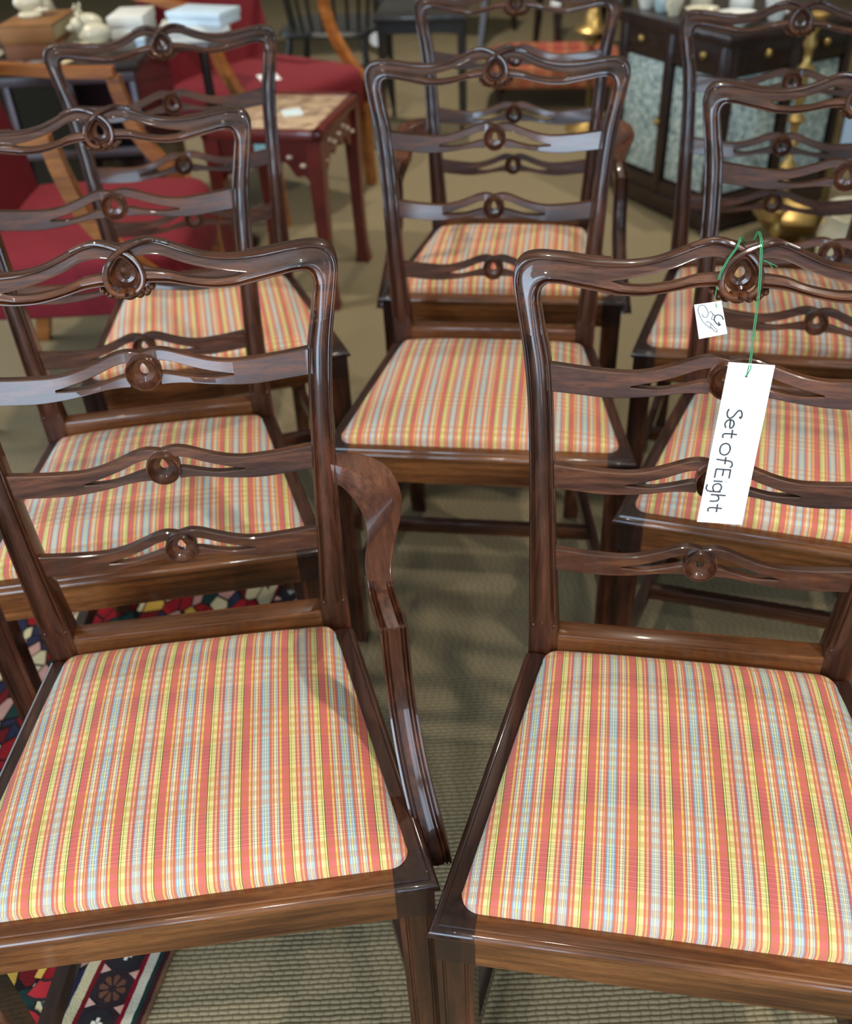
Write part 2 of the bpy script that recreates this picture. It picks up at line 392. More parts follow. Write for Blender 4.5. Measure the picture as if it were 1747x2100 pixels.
def build_chair(name, arms):
    t = bpy.data.objects.new(name, None); C.objects.link(t); t.empty_display_size = .1
    # back posts run to the floor as rear legs
    for s_ in (1, -1):
        m = MB(); st = crn(STILE, 3)
        ribbon(m, st, 0, 1, lambda q: 0, lambda z: .034 - .014 * max(0, (z - .46) / .5), fade, False)
        for gx in (.145, .855):
            x = -.1968 + (-.1605 + .1968) * gx; m.blob((x, yF(.507) - .0002, .507), (.0022, .0014, .0035), 8, 5)
        if s_ < 0: m.v = [(-x, y, z) for x, y, z in m.v]
        m.build('back_post', WZ, t)
    # crest rail
    m = MB(); ribbon(m, crn(EAR, 5), 0, 1, lambda q: min(1, q * 1.6), lambda z: .018)
    ribbon(m, crn(UP, 4), 0, TSP, lambda q: 1, .011); ribbon(m, crn(LOW, 4), TSP, 1, lambda q: 1, .009)
    m.mirror(); crest = m.build('crest_rail', WX, t)
    yk = yF(.95) + bow(0)
    m = MB()
    for s_, dy in ((1, -.0045), (-1, -.0005)):
        p = [(.052, .9775), (.036, .9822), (.0225, .9828), (.008, .978), (-.0075, .9695), (-.0165, .959), (-.0192, .947), (-.0165, .9375), (-.0095, .9315), (-.002, .931)]
        pts = [(s_ * x, yF(z) + bow(x) + (-.0015 if i < 2 else dy - .002), z) for i, (x, z) in enumerate(p)]
        m.tube(cr(pts, 5), [.0022 + .0012 * min(1, i / 12) for i in range(46)], 10)
    loop = [(-.0188 * 1, .947)]
    rim = tear((0, .949), .0165, .0225, .0155); hole = tear((-.0002, .9475), .0058, .0105, .0072)
    dish(m, rim, hole, yk - .004, yk + .007, yk + .017, 0)
    for x, z, rx, rz_ in ((-.005, .9318, .0058, .0042), (.005, .9318, .0058, .0042), (-.019, .9275, .005, .0045), (-.0115, .9255, .0052, .0045), (0, .9248, .009, .0052), (.0115, .9255, .0052, .0045), (.019, .9275, .005, .0045),
                         (-.0262, .9335, .004, .0042), (.0262, .9335, .004, .0042), (-.0225, .9305, .0035, .0035), (.0225, .9305, .0035, .0035)):
        m.blob((x, yk + .002 - (.008 if abs(x) < .006 and z > .93 else .001), z), (rx, .0075, rz_), 10, 6)
    m.build('carved_knot', WX, crest)
    # pierced slats
    top = [(1.05, .0162), (1, .0155), (.81, .010), (.64, .0067), (.52, .006), (.395, .0095), (.263, .017), (.16, .0237), (.08, .0255), (0, .0225)]
    bot = [(1.05, -.0140), (1, -.0145), (.8, -.0193), (.66, -.022), (.52, -.0217), (.38, -.0193), (.24, -.0155), (.12, -.0148), (0, -.0165)]
    su = [(.56, -.0100), (.415, -.0046), (.28, .0028), (.176, .0102), (.1, .013), (0, .0135)]
    sl_ = [(.56, -.0100), (.385, -.0118), (.25, -.0076), (.155, -.003), (.1, -.0015), (0, -.001)]
    def g(tab, n=4):
        return [(p[0], p[1]) for p in cr([(a, b, 0) for a, b in tab], n)]
    def ev(tab, u):
        tab = sorted(tab); return lerp(tab, u)
    TOP, BOT, SU, SL = g(top), g(bot), g(su), g(sl_)
    for zc, wd in ((.8411, .1843), (.7237, .1752), (.6101, .1682)):
        m = MB()
        def strip(us, fa, fb):
            secs = []
            for u in us:
                x = -u * wd; za, zb = zc + fa(u), zc + fb(u); e = .0012
                yy = lambda z: yF(z) + bow(x) + .001
                th = .0088
                secs.append([(x, yy(za) + e, za), (x, yy(za), za - e), (x, yy(zb), zb + e), (x, yy(zb) + e, zb), (x, yy(zb) + th, zb), (x, yy(za) + th, za)])
            m.loft(secs)
        U1 = [1.05 - .51 * i / 14 for i in range(15)]; U2 = [.54 - .445 * i / 16 for i in range(17)]
        strip(U1, lambda u: ev(TOP, u), lambda u: ev(BOT, u))
        strip(U2, lambda u: ev(TOP, u), lambda u: ev(SU, u)); strip(U2, lambda u: ev(SL, u), lambda u: ev(BOT, u))
        U3 = [.0975 * (1 - i / 8) for i in range(9)]
        strip(U3, lambda u: ev(TOP, u), lambda u: min(.0018 + .0178 * math.sqrt(max(0, 1 - (u * wd / .0186) ** 2)), ev(TOP, u) - .004))
        m.mirror(); sl = m.build('back_slat', WX, t, 30)
        m = MB(); yc = yF(zc) + bow(0)
        rim = [(.0200 * math.sin(a), zc + .0015 + .0212 * math.cos(a)) for a in [2 * math.pi * i / 28 for i in range(28)]]
        dish(m, rim, tear((0, zc + .0005), .0052, .0105, .0058), yc - .0050, yc + .0050, yc + .0105, 0)
        m.build('pierced_boss', WX, sl)
    # back seat rail (shoe)
    m = MB(); m.box((0, .403, .452), (.322, .028, .085), .003); m.build('back_rail', WR, t)
    # moulded seat frame: front rail between the leg blocks, side rails, leg blocks
    prof = [(.0015, .398), (.0015, .4455), (-.0015, .4462), (-.0036, .4485), (-.0038, .4515), (-.0028, .4550), (-.0005, .4575), (.0035, .4583), (.0045, .4578), (.0055, .4600), (.043, .4600), (.043, .398)]
    A, B = Vector((-.2592, 0)), Vector((-.1945, .403))
    nf = Vector((0, -1)); sd = (B - A).normalized(); ns = Vector((-sd.y, sd.x))
    def sec(P, n, cut=None): return [(P.x - n.x * p, P.y - n.y * p, z) for p, z in prof]
    mit = (nf + ns) / (1 + nf.dot(ns))
    lw = .043
    m = MB(); m.loft([sec(Vector((-.2162, 0)), nf), sec(Vector((.2162, 0)), nf)]); m.build('front_rail', WR, t, 48)
    for s_ in (1, -1):
        mm = MB(); P2 = A + sd * lw
        mm.loft([sec(P2, ns), sec(B - sd * .014, ns)])
        pb = [(min(p, .036), z) for p, z in prof]
        bl = MB(); bl.loft([[(-.2162 - nf.x * p, -nf.y * p, z) for p, z in pb], [(A.x - mit.x * p, A.y - mit.y * p, z) for p, z in pb], [(P2.x - ns.x * p, P2.y - ns.y * p, z) for p, z in pb]], True)
        # fluted square leg
        lg = []
        o = .002; c0, c1 = -.2592 + o, -.2162 - o
        sq = []
        gr = [(0, 0), (.15, 0), (.18, .0016), (.23, .0016), (.26, 0), (.74, 0), (.77, .0016), (.82, .0016), (.85, 0)]
        for a, d in gr: sq.append((c0 + (c1 - c0) * a, o + d))
        for a, d in gr: sq.append((c1, o + (lw - 2 * o) * a))
        for a, d in gr[:1]: sq.append((c1, lw - o))
        for a, d in gr: sq.append((c0 + d, lw - o - (lw - 2 * o) * a))
        for z, k in ((.399, 1), (.2, .97), (0, .9)):
            lg.append([(c0 + .0215 + (x - c0 - .0215) * k, .0215 + (y - .0215) * k, z) for x, y in sq])
        leg = MB(); leg.loft(lg)
        for q in (mm, bl, leg):
            if s_ < 0: q.v = [(-x, y, z) for x, y, z in q.v]
        mm.build('side_rail', WY, t, 48); L = leg.build('front_leg', WZ, t, 25); bl.build('leg_block', WD, L, 48)
        st = MB(); st.box((0, 0, 0), (.018, 1, .03), 0)
        a = Vector((-.234, .035, .145)); b = Vector((-.176, .42, .145)); d = b - a
        st = MB(); n = Vector((d.y, -d.x, 0)).normalized() * .009
        st.loft([[p + n + Vector((0, 0, .015)), p - n + Vector((0, 0, .015)), p - n - Vector((0, 0, .015)), p + n - Vector((0, 0, .015))] for p in (a, b)])
        if s_ < 0: st.v = [(-x, y, z) for x, y, z in st.v]
        st.build('side_stretcher', WY, t, 25)
    m = MB(); m.box((0, .205, .145), (.406, .018, .028), .002); m.build('cross_stretcher', WX, t)
    m = MB(); m.box((0, ybk(.16) + .008, .17), (.32, .018, .03), .002); m.build('rear_stretcher', WX, t)
    # drop-in cushion
    hw = lambda y: .2605 - (.0675) * y / .403 - .0215
    y0, y1 = .0215, .388; rf = .02; bound = []
    def arc(cx, cy, a0, a1, r, n=7):
        for i in range(n + 1):
            a = R(a0 + (a1 - a0) * i / n); bound.append((cx + r * math.cos(a), cy + r * math.sin(a)))
    def line(p, q, n):
        for i in range(1, n): bound.append((p[0] + (q[0] - p[0]) * i / n, p[1] + (q[1] - p[1]) * i / n))
    k0 = len(bound); arc(hw(y0) - rf - .001, y0 + rf, -90, -10, rf)
    e = bound[-1]; f_ = (hw(y1 - rf) , y1 - .024); line(e, f_, 14); arc(hw(y1) - .021, y1 - .024, -5, 90, .024)
    e = bound[-1]; line(e, (-e[0], e[1]), 16)
    half = [p for p in bound if p[0] > 1e-6 and True]
    right = bound[:8 + 13 + 8]; left = [(-x, y) for x, y in reversed(right)]
    topl = []; e = right[-1]
    for i in range(1, 16): topl.append((e[0] - 2 * e[0] * i / 16, e[1]))
    bl_ = left[-1]; botl = [(bl_[0] + (right[0][0] - bl_[0]) * i / 20, y0) for i in range(1, 20)]
    loop = right + topl + left + botl
    yc, hd = (y0 + y1) / 2, (y1 - y0) / 2
    def hgt(x, y):
        u = min(1, abs(x) / (hw(y) + .001)); v = min(1, abs(y - yc) / (hd + .001))
        return .006 + .031 * ((1 - u ** 3.2) * (1 - v ** 3.2)) ** .55
    v = []; f = []; rings = [1, 1, .985, .96, .92, .86, .78, .68, .56, .42, .27, .12]; n = len(loop)
    for j, rr in enumerate(rings):
        for x, y in loop:
            px_, py_ = x * rr, yc + (y - yc) * rr
            v.append((px_, py_, ZS + (hgt(px_, py_) if j else -.01)))
    v.append((0, yc, ZS + hgt(0, yc)))
    for j in range(len(rings) - 1):
        for i in range(n): f.append((j * n + i, j * n + (i + 1) % n, (j + 1) * n + (i + 1) % n, (j + 1) * n + i))
    for i in range(n): f.append(((len(rings) - 1) * n + i, (len(rings) - 1) * n + (i + 1) % n, len(v) - 1))
    f.append(tuple(range(n)))
    newmesh('seat_cushion', v, f, FAB, t, 60)
    if arms:
        TO = [(.198, .424, .716), (.226, .422, .715), (.248, .412, .712), (.264, .394, .708), (.2725, .367, .702), (.2735, .340, .698), (.268, .308, .695), (.259, .275, .692), (.252, .240, .690), (.250, .208, .686), (.2535, .188, .677), (.2595, .1655, .662)]
        TI = [(.192, .404, .715), (.208, .399, .712), (.224, .389, .708), (.244, .374, .703), (.258, .357, .698), (.2635, .340, .694), (.256, .318, .691), (.238, .291, .690), (.2245, .258, .690), (.2235, .210, .686), (.226, .186, .677), (.2305, .1640, .662)]
        BI = [(.192, .404, .690), (.206, .398, .684), (.216, .388, .676), (.224, .374, .668), (.229, .357, .662), (.230, .338, .658), (.2275, .315, .657), (.224, .290, .660), (.2225, .258, .664), (.2235, .212, .662), (.226, .192, .655), (.2305, .186, .640)]
        BO = [(.198, .424, .690), (.226, .420, .683), (.244, .408, .676), (.256, .390, .669), (.262, .365, .663), (.263, .338, .660), (.259, .308, .660), (.253, .275, .661), (.250, .240, .664), (.250, .212, .662), (.2535, .192, .655), (.2595, .188, .640)]
        rows = crn([a + b + c + d for a, b, c, d in zip(TO, TI, BI, BO)], 5)
        sup = [(.2450, .177, .664, .0148), (.2452, .176, .62, .0150), (.2465, .163, .56, .0152), (.2500, .135, .51, .0155), (.2565, .100, .465, .016), (.2640, .074, .425, .016), (.2670, .066, .405, .016)]
        for s_ in (1, -1):
            secs = []
            for i, r_ in enumerate(rows):
                a, b, c, d = (Vector(r_[k:k + 3]) for k in (0, 3, 6, 9)); sec_ = []
                kn = max(0, min(1, (i - 44) / 2)) * 1.3
                for q in (0, .04, .1, .16, .22, .28, .36, .5, .64, .72, .78, .84, .9, .96, 1):
                    p = a + (b - a) * q
                    g_ = 0
                    if q in (.1, .22, .78, .9): g_ = -.0022 * kn
                    if q in (0, 1): g_ = -.0008
                    if q == .5: g_ = .0008 * kn
                    sec_.append(p + Vector((0, -.3 * g_, g_)))
                sec_ += [c, d]
                secs.append(sec_)
            for nm_, sx_, mt_ in (('arm', secs[:45], WA), ('arm_knuckle', secs[44:], WZ)):
                m = MB(); m.loft(sx_)
                if s_ < 0: m.v = [(-x, y, z) for x, y, z in m.v]
                if nm_ == 'arm': arm = m.build(nm_, mt_, t, 40)
                else: m.build(nm_, mt_, arm, 40)
            m = MB(); secs = []
            for x, y, z, h_ in crn(sup, 4):
                sec_ = []
                for q in (-1, -.85, -.78, -.68, -.6, -.5, -.42, -.3, 0, .3, .42, .5, .6, .68, .78, .85, 1):
                    g_ = .0022 if abs(q) in (.78, .5) else (.0008 if abs(q) == 1 else (-.0008 if q == 0 else 0))
                    sec_.append((x + q * h_, y - .0125 + g_, z))
                sec_ += [(x + h_, y + .0125, z), (x - h_, y + .0125, z)]
                secs.append(sec_)
            m.loft(secs)
            if s_ < 0: m.v = [(-x, y, z) for x, y, z in m.v]
            m.build('arm_support', WZ, t, 30)
    return t

def copy_tree(o, parent=None):
    c = o.copy(); C.objects.link(c); c.parent = parent
    for ch in list(o.children): copy_tree(ch, c)
    return c
side = build_chair('ribbon_back_side_chair', False)
armc = build_chair('ribbon_back_armchair', True)
G = 'set of eight ribbon-back dining chairs'
POSE = [('A', -.2675, .537, 5.42, 'carved mahogany armchair with striped seat, nearest chair on the left'),
        ('S', .2385, .460, -11.37, 'carved mahogany side chair with white hand-lettered card tied to its back'),
        ('S', -.409, 1.081, 7.18, 'striped-seat side chair standing directly behind the near left armchair'),
        ('S', .087, 1.334, -9.02, 'striped-seat side chair in the middle of the group, just before the far armchair'),
        ('S', .530, 1.066, -19.0, 'striped-seat side chair directly behind the tagged chair'),
        ('S', .667, 1.603, -13.56, 'striped-seat side chair farthest right, in front of the dark panelled cabinet'),
        ('A', .182, 1.924, -9.42, 'far carved armchair with striped seat, rearmost in the middle row'),
        ('S', -.393, 1.677, 11.03, 'striped-seat side chair in front of the red lacquer table')]
used = set(); CH = []
for kd, x, y, a, lab in POSE:
    src = armc if kd == 'A' else side
    o = src if kd not in used else copy_tree(src); used.add(kd)
    o.location = (x, y, 0); o.rotation_euler = (0, 0, R(a)); tag(o, lab, 'chair', G); CH.append(o)

# ------------------------------------------------------------------ cards tied to the front right chair (chair-local measures, then moved with the chair's pose)
FRM4 = Matrix.Translation((.2385, .460, 0)) @ Matrix.Rotation(R(-11.37), 4, 'Z')
GREEN = plain('green_string', srgb(58, 140, 92), .8, 0, .15, 300)
def card(name, TL, TR, BR, BL, label, cat):
    TL, TR, BR, BL = (FRM4 @ Vector(p) for p in (TL, TR, BR, BL))
    ctr = (TL + TR + BR + BL) / 4; nrm = (TR - TL).cross(BL - TL).normalized()
    if nrm.y > 0: nrm = -nrm
    root = thing(name, label, cat, tuple(ctr))
    m = MB(); e = nrm * .00035
    m.loft([[q - ctr + e for q in (TL, TR, BR, BL)], [q - ctr - e for q in (TL, TR, BR, BL)]]); m.build('card_sheet', PAPER, root, 0)
    def at(a, d, off=.0007):   # a across 0..1, d down 0..1
        return (TL * (1 - a) + TR * a) * (1 - d) + (BL * (1 - a) + BR * a) * d - ctr + nrm * off
    return root, at, ctr, nrm
def strokes(at, lines, rad, name, root, mat, sm=3):
    m = MB()
    for L in lines:
        P3 = [(a, d, 0) for a, d in L]; P3 = cr(P3, sm) if len(P3) > 2 else [Vector(p) for p in P3]
        m.tube([at(p[0], p[1]) for p in P3], rad, 6)
    return m.build(name, mat, root, 60)
root, at, ctr, nrm = card('price_card', (-.0035, .4249, .8710), (.0425, .4246, .8698), (.0350, .3939, .6857), (-.0135, .3939, .6857), 'long white card lettered Set of Eight hanging from a chair back', 'card')
GL_ = {  # (along, up) in cap heights
 'S': [[(.42, .86), (.52, .93), (.36, 1.0), (.12, .92), (.06, .74), (.2, .6), (.42, .45), (.54, .25), (.44, .06), (.2, 0), (.02, .08)]],
 'e': [[(.04, .32), (.48, .36), (.46, .52), (.27, .6), (.08, .5), (.02, .3), (.1, .08), (.3, 0), (.5, .1)]],
 't': [[(.28, .92), (.26, .3), (.3, .05), (.42, 0), (.52, .06)], [(.02, .58), (.52, .6)]],
 'o': [[(.35, .68), (.1, .58), (.0, .34), (.1, .08), (.35, 0), (.6, .08), (.7, .34), (.6, .58), (.35, .68), (.2, .65)]],
 'f': [[(.62, .9), (.5, 1.02), (.3, .96), (.22, .78), (.2, .4), (.16, -.1)], [(.0, .5), (.42, .52)]],
 'E': [[(.04, 1), (.04, .02)], [(.04, .98), (.56, .98)], [(.04, .52), (.44, .52)], [(.04, .02), (.58, .02)]],
 'i': [[(.1, .6), (.1, 0)], [(.1, .84), (.11, .85)]],
 'g': [[(.5, .5), (.28, .62), (.06, .5), (.02, .28), (.12, .08), (.3, .04), (.5, .16)], [(.52, .62), (.52, .1), (.5, -.25), (.34, -.4), (.1, -.36)]],
 'h': [[(.06, 1), (.06, 0)], [(.06, .38), (.2, .56), (.38, .56), (.46, .38), (.48, 0)]]}
cap = .33; cy = 185 / 1790 * 1.0
lay = [('S', 620), ('e', 735), ('t', 845), ('o', 1005), ('f', 1160), ('E', 1295), ('i', 1425), ('g', 1470), ('h', 1595), ('t', 1712)]
tx = []
for ch, y in lay:
    d0 = (y - 130) / 1790 * .985
    for L in GL_[ch]: tx.append([(.185 + cap * u, d0 + a * cy) for a, u in L])
strokes(at, tx, .00085, 'lettering', root, INK)
star = []
for i in range(11):
    a = math.pi * i / 5; r_ = .045 if i % 2 == 0 else .018
    star.append((.435 + r_ * math.sin(a), .0735 - r_ * .255 * math.cos(a)))
m = MB(); m.addvf([at(.435, .0735)] + [at(*p) for p in star[:-1]], [(0, i, i % 10 + 1) for i in range(1, 11)]); m.build('punched_star', BLACK, root, 0)
m = MB()
hol = at(.435, .0735) + ctr
loc = lambda x, y, z: FRM4 @ Vector((x, y, z))
for dx in (0, .0016):
    p = [hol, loc(.0163 + dx * 1.4, .4215, .8665), loc(.0172 + dx, .4265, .873), loc(.0165 + dx, .434, .905), loc(.0163 + dx, .4425, .938), loc(.0150 + dx, .4465, .957), loc(.0135 + dx, .452, .975), loc(.0125 + dx, .4585, .9865), loc(.0122 + dx, .468, .989), loc(.012 + dx, .487, .985), loc(.008, .488, .965)]
    m.tube([q - ctr for q in cr(p, 4)], .0005, 6)
for dx in (0, .0014):
    p = [loc(-.0235 + dx, .4465, .951), loc(-.0225 + dx, .4485, .957), loc(-.0165 + dx, .4545, .969), loc(-.0100 + dx, .459, .979), loc(-.0072 + dx, .4635, .9845), loc(-.005 + dx, .475, .984), loc(.004, .488, .972)]
    m.tube([q - ctr for q in cr(p, 4)], .0005, 6)
for q in ((.031, .9655), (.027, .963)):
    p = [loc(.0165, .4475, .972), loc(.022, .4475, .970), loc(q[0], .449, q[1])]; m.tube([a - ctr for a in cr(p, 3)], .0004, 5)
m.build('string', GREEN, root, 60)

root, at, ctr, nrm = card('swing_tag', (-.0439, .4425, .9249), (-.0178, .4425, .9302), (-.0069, .4425, .8943), (-.0343, .4425, .8869), 'small square white shop tag with a swirled monogram under the knot', 'tag')
def pq(x, y):
    # affine of the printed mark on the tag face
    ax, ay = x - 112, y - 745
    a = (ax * 340 - ay * 43) / (278 * 340 - (-55) * 43); d = (ay * 278 - ax * (-55)) / (278 * 340 - (-55) * 43)
    return (a, d)
sw = [[(275, 975), (200, 910), (160, 830), (150, 780), (175, 745), (215, 745), (245, 790), (250, 840), (225, 865), (195, 850), (195, 825)],
      [(225, 910), (260, 910), (310, 965), (335, 990), (335, 1010), (310, 1000), (270, 950), (280, 925)],
      [(262, 815), (280, 800), (300, 835), (282, 872), (302, 885), (322, 850), (290, 820)]]
strokes(at, [[pq(*p) for p in L] for L in sw], .0003, 'monogram_swirl', root, INK)
gg = [[(400, 880), (385, 845), (350, 832), (318, 850), (312, 890), (335, 925), (372, 930)], [(372, 935), (350, 945)], [(355, 905), (352, 945)]]
strokes(at, [[pq(*p) for p in L] for L in gg], .0006, 'monogram_letter', root, INK)
m = MB(); hol = at(*pq(340, 757)) + ctr
m.tube([q - ctr for q in cr([hol, loc(-.0232, .4425, .928), loc(-.0245, .444, .934), loc(-.0235, .4455, .945)], 4)], .0005, 6)
m.build('string', GREEN, root, 60)

# ------------------------------------------------------------------ oriental rug
def rugmat():
    k = NT('oriental_rug_pile')
    sep = k.add('ShaderNodeSeparateXYZ'); k.l.new(k.tc.outputs['Object'], sep.inputs[0])
    wob = k.noise(k.mapped((1, 1, 1)), 45, 2)
    d = k.math('MINIMUM', k.math('MULTIPLY', sep.outputs[0], -1.0), k.math('SUBTRACT', .93, sep.outputs[1]))
    d = k.math('ADD', d, k.math('MULTIPLY', k.math('SUBTRACT', wob, .5), .004))
    mar, grn, wht, crm, cha, red, crn_ = srgb(58, 26, 30), srgb(22, 58, 54), srgb(212, 208, 192), srgb(132, 14, 40), srgb(50, 40, 46), srgb(122, 20, 30), srgb(214, 200, 160)
    bor = k.ramp(k.math('DIVIDE', d, .2), [(0, srgb(112, 84, 62)), (.03, mar), (.07, grn), (.1, wht), (.165, crm), (.2, cha), (.475, red), (.505, crn_), (.6, crn_)], 'CONSTANT')
    vo = k.add('ShaderNodeTexVoronoi'); vo.inputs['Scale'].default_value = 36; k.l.new(k.mapped((1, .62, 1)), vo.inputs['Vector'])
    ve = k.add('ShaderNodeTexVoronoi'); ve.feature = 'DISTANCE_TO_EDGE'; ve.inputs['Scale'].default_value = 36; k.l.new(k.mapped((1, .62, 1)), ve.inputs['Vector'])
    sc = k.add('ShaderNodeSeparateColor'); k.l.new(vo.outputs['Color'], sc.inputs[0])
    fld = k.ramp(sc.outputs[0], [(0, srgb(150, 24, 34)), (.28, srgb(24, 58, 54)), (.45, srgb(40, 44, 70)), (.58, crn_), (.72, srgb(200, 160, 70)), (.8, srgb(196, 150, 140)), (.9, srgb(110, 20, 28))], 'CONSTANT')
    edge = k.ramp(ve.outputs['Distance'], [(0, (1, 1, 1, 1)), (.05, (0, 0, 0, 1)), (1, (0, 0, 0, 1))], 'CONSTANT')
    fld = k.mix(edge, fld, srgb(26, 20, 22))
    c = k.mix(k.math('GREATER_THAN', d, .118), bor, fld)
    n = k.noise(k.mapped((1, 1, 1)), 420, 2); k.col(k.mix(k.math('MULTIPLY', n, .3), c, srgb(60, 50, 48)))
    k.pr(Roughness=.95); k.b.inputs['Specular IOR Level'].default_value = .1; k.bump(n, .6, .003)
    return k.m
rug = thing('oriental_rug', 'patterned oriental rug with dark medallion border under the left chairs', 'rug', (-.401, .755, 0), R(-12.95))
m = MB(); m.box((-.6, -.135, .002), (1.2, 2.13, .004), .0015); m.build('pile', rugmat(), rug, 30)
PINK = plain('rug_pink_wool', srgb(206, 160, 146), .95); RWHT = plain('rug_white_wool', srgb(216, 212, 200), .95); RBRN = plain('rug_brown_wool', srgb(96, 58, 38), .95)
RRED = plain('rug_red_wool', srgb(166, 26, 36), .95); RYEL = plain('rug_yellow_wool', srgb(206, 168, 76), .95); RBLK = plain('rug_black_wool', srgb(26, 22, 26), .95); RGRN = plain('rug_green_wool', srgb(20, 60, 56), .95)
ZR = .0043
def flat(name, loops, mat, z=ZR):
    m = MB()
    for lp in loops: m.loft([[(x, y, z - .0006) for x, y in lp], [(x, y, z + .0004) for x, y in lp]])
    return m.build(name, mat, rug, 0)
i = 0; yy = -.32
while yy < .85:
    cx = -.067
    if i % 2 == 0:
        flat('rosette_ground', [[(cx + .022 * math.cos(a), yy + .021 * math.sin(a)) for a in [2 * math.pi * q / 18 for q in range(18)]]], RBLK)
        flat('cross_motif', [[(cx + a * .008 * math.cos(t_) + b * .0025 * math.sin(t_), yy + a * .008 * math.sin(t_) - b * .0025 * math.cos(t_)) for a, b in ((.1, -1), (1, -1), (1, 1), (.1, 1))] for t_ in (0, math.pi / 2, math.pi, 1.5 * math.pi)], RWHT, ZR + .0006)
    else:
        flat('rosette_petals', [[(cx + math.cos(t_ + o_) * r_, yy + math.sin(t_ + o_) * r_) for r_, o_ in ((.006, -.22), (.018, -.26), (.0205, 0), (.018, .26), (.006, .22))] for t_ in [2 * math.pi * q / 8 for q in range(8)]], RBRN)
    for sx in (-1, 1):
        for dy in (.025,):
            x = cx + sx * .021; y = yy + dy
            flat('triangle_motif', [[(x + sx * .006, y - .007), (x + sx * .006, y + .007), (x - sx * .007, y)]], PINK)
    yy += .05; i += 1
for k_ in range(9):     # red hooked leaves with a yellow bar on the cream ground
    y = -.16 + k_ * .098
    arc_ = [(-.17 + r_ * math.cos(a), y + r_ * math.sin(a)) for r_, rng in ((.040, range(0, 13)), (.017, range(12, -1, -1))) for a in [R(-110 + q * 220 / 12) for q in rng]]
    big = [(-.17 + r_ * math.cos(a), y + r_ * math.sin(a)) for r_, rng in ((.0445, range(0, 13)), (.013, range(12, -1, -1))) for a in [R(-114 + q * 228 / 12) for q in rng]]
    flat('leaf_outline', [big], RBLK, ZR + .0002); flat('hooked_leaf', [arc_], RRED, ZR + .0008)
    flat('bar_motif', [[(-.186, y - .013), (-.176, y - .013), (-.174, y + .013), (-.186, y + .013)]], RYEL, ZR + .0012)
    flat('leaf_sprig', [[(-.150, y + .044), (-.128, y + .050), (-.132, y + .058), (-.160, y + .054)]], RGRN, ZR + .0004)

# ------------------------------------------------------------------ crimson armchairs
def red_armchair(loc, rz, label, seat_z=.46):
    """faces local +x; seat 0.60 wide (y), 0.56 deep (x)"""
    t = thing('upholstered_armchair', label, 'armchair', loc, rz, 'crimson upholstered armchairs')
    # seat: domed upholstered block
    v = []; f = []; n = 40; lo = []
    for k_ in range(n):
        a = 2 * math.pi * k_ / n; c_, s_ = math.cos(a), math.sin(a); p = .28
        lo.append((.285 * math.copysign(abs(c_) ** p, c_), .295 * math.copysign(abs(s_) ** p, s_)))
    rings = [(.97, -.13), (1, -.12), (1, -.02), (.985, 0), (.95, .015), (.85, .026), (.65, .034), (.35, .038)]
    m = MB(); m.loft([[(x * r_, y * r_, seat_z + dz) for x, y in lo] for r_, dz in rings]); m.build('seat', RED, t, 50)
    # raked back
    secs = []
    for z, x, wd, th in ((seat_z - .02, -.24, .28, .05), (seat_z + .12, -.265, .288, .06), (seat_z + .30, -.30, .29, .055), (seat_z + .46, -.335, .275, .05), (seat_z + .52, -.348, .24, .035), (seat_z + .535, -.351, .18, .015)):
        lp = []
        for k_ in range(24):
            a = 2 * math.pi * k_ / 24; c_, s_ = math.cos(a), math.sin(a)
            lp.append((x + th * math.copysign(abs(c_) ** .6, c_), wd * math.copysign(abs(s_) ** .35, s_), z))
        secs.append(lp)
    m = MB(); m.loft(secs); m.build('backrest', RED, t, 50)
    for s_ in (1, -1):
        y = s_ * .305
        def bar(name, path, wd, mt=AMBER):
            m = MB(); path = cr(path, 4); secs = []
            for i_, p in enumerate(path):
                tg = (path[min(i_ + 1, len(path) - 1)] - path[max(i_ - 1, 0)]).normalized(); nn = Vector((-tg.z, 0, tg.x)) * wd
                yv = Vector((0, .016, 0))
                secs.append([p + nn + yv, p + nn - yv, p - nn - yv, p - nn + yv])
            m.loft(secs); m.build(name, mt, t, 30)
        bar('arm_rail', [(-.34, y, seat_z + .33), (-.2, y, seat_z + .315), (-.05, y, seat_z + .30), (.06, y, seat_z + .295)], .014)
        bar('arm_post', [(.055, y, seat_z + .285), (.065, y, seat_z + .22), (.09, y, seat_z + .13), (.15, y, seat_z + .04), (.235, y, seat_z - .05), (.26, y, seat_z - .12)], .018)
        bar('leg', [(.25, s_ * .27, seat_z - .12), (.255, s_ * .27, .2), (.262, s_ * .27, 0)], .02)
        bar('leg', [(-.25, s_ * .27, seat_z - .12), (-.275, s_ * .27, .2), (-.33, s_ * .27, 0)], .02)
    return t
red_armchair((-.835, 2.505, 0), 0, 'crimson armchair with amber wood arms at the left edge, near the rug')
red_armchair((-.53, 4.0, 0), R(-37), 'crimson armchair with a white paper slip on its seat behind the red table', .44)
m = MB(); m.box((0, 0, 0), (.075, .085, .001)); o = m.build('paper_slip', PAPER, None, 0); o.location = (-.50, 3.86, .4795); o.rotation_euler = (R(3), R(1), R(20))
tag(o, 'small white paper slip lying on the crimson seat behind the table', 'paper')

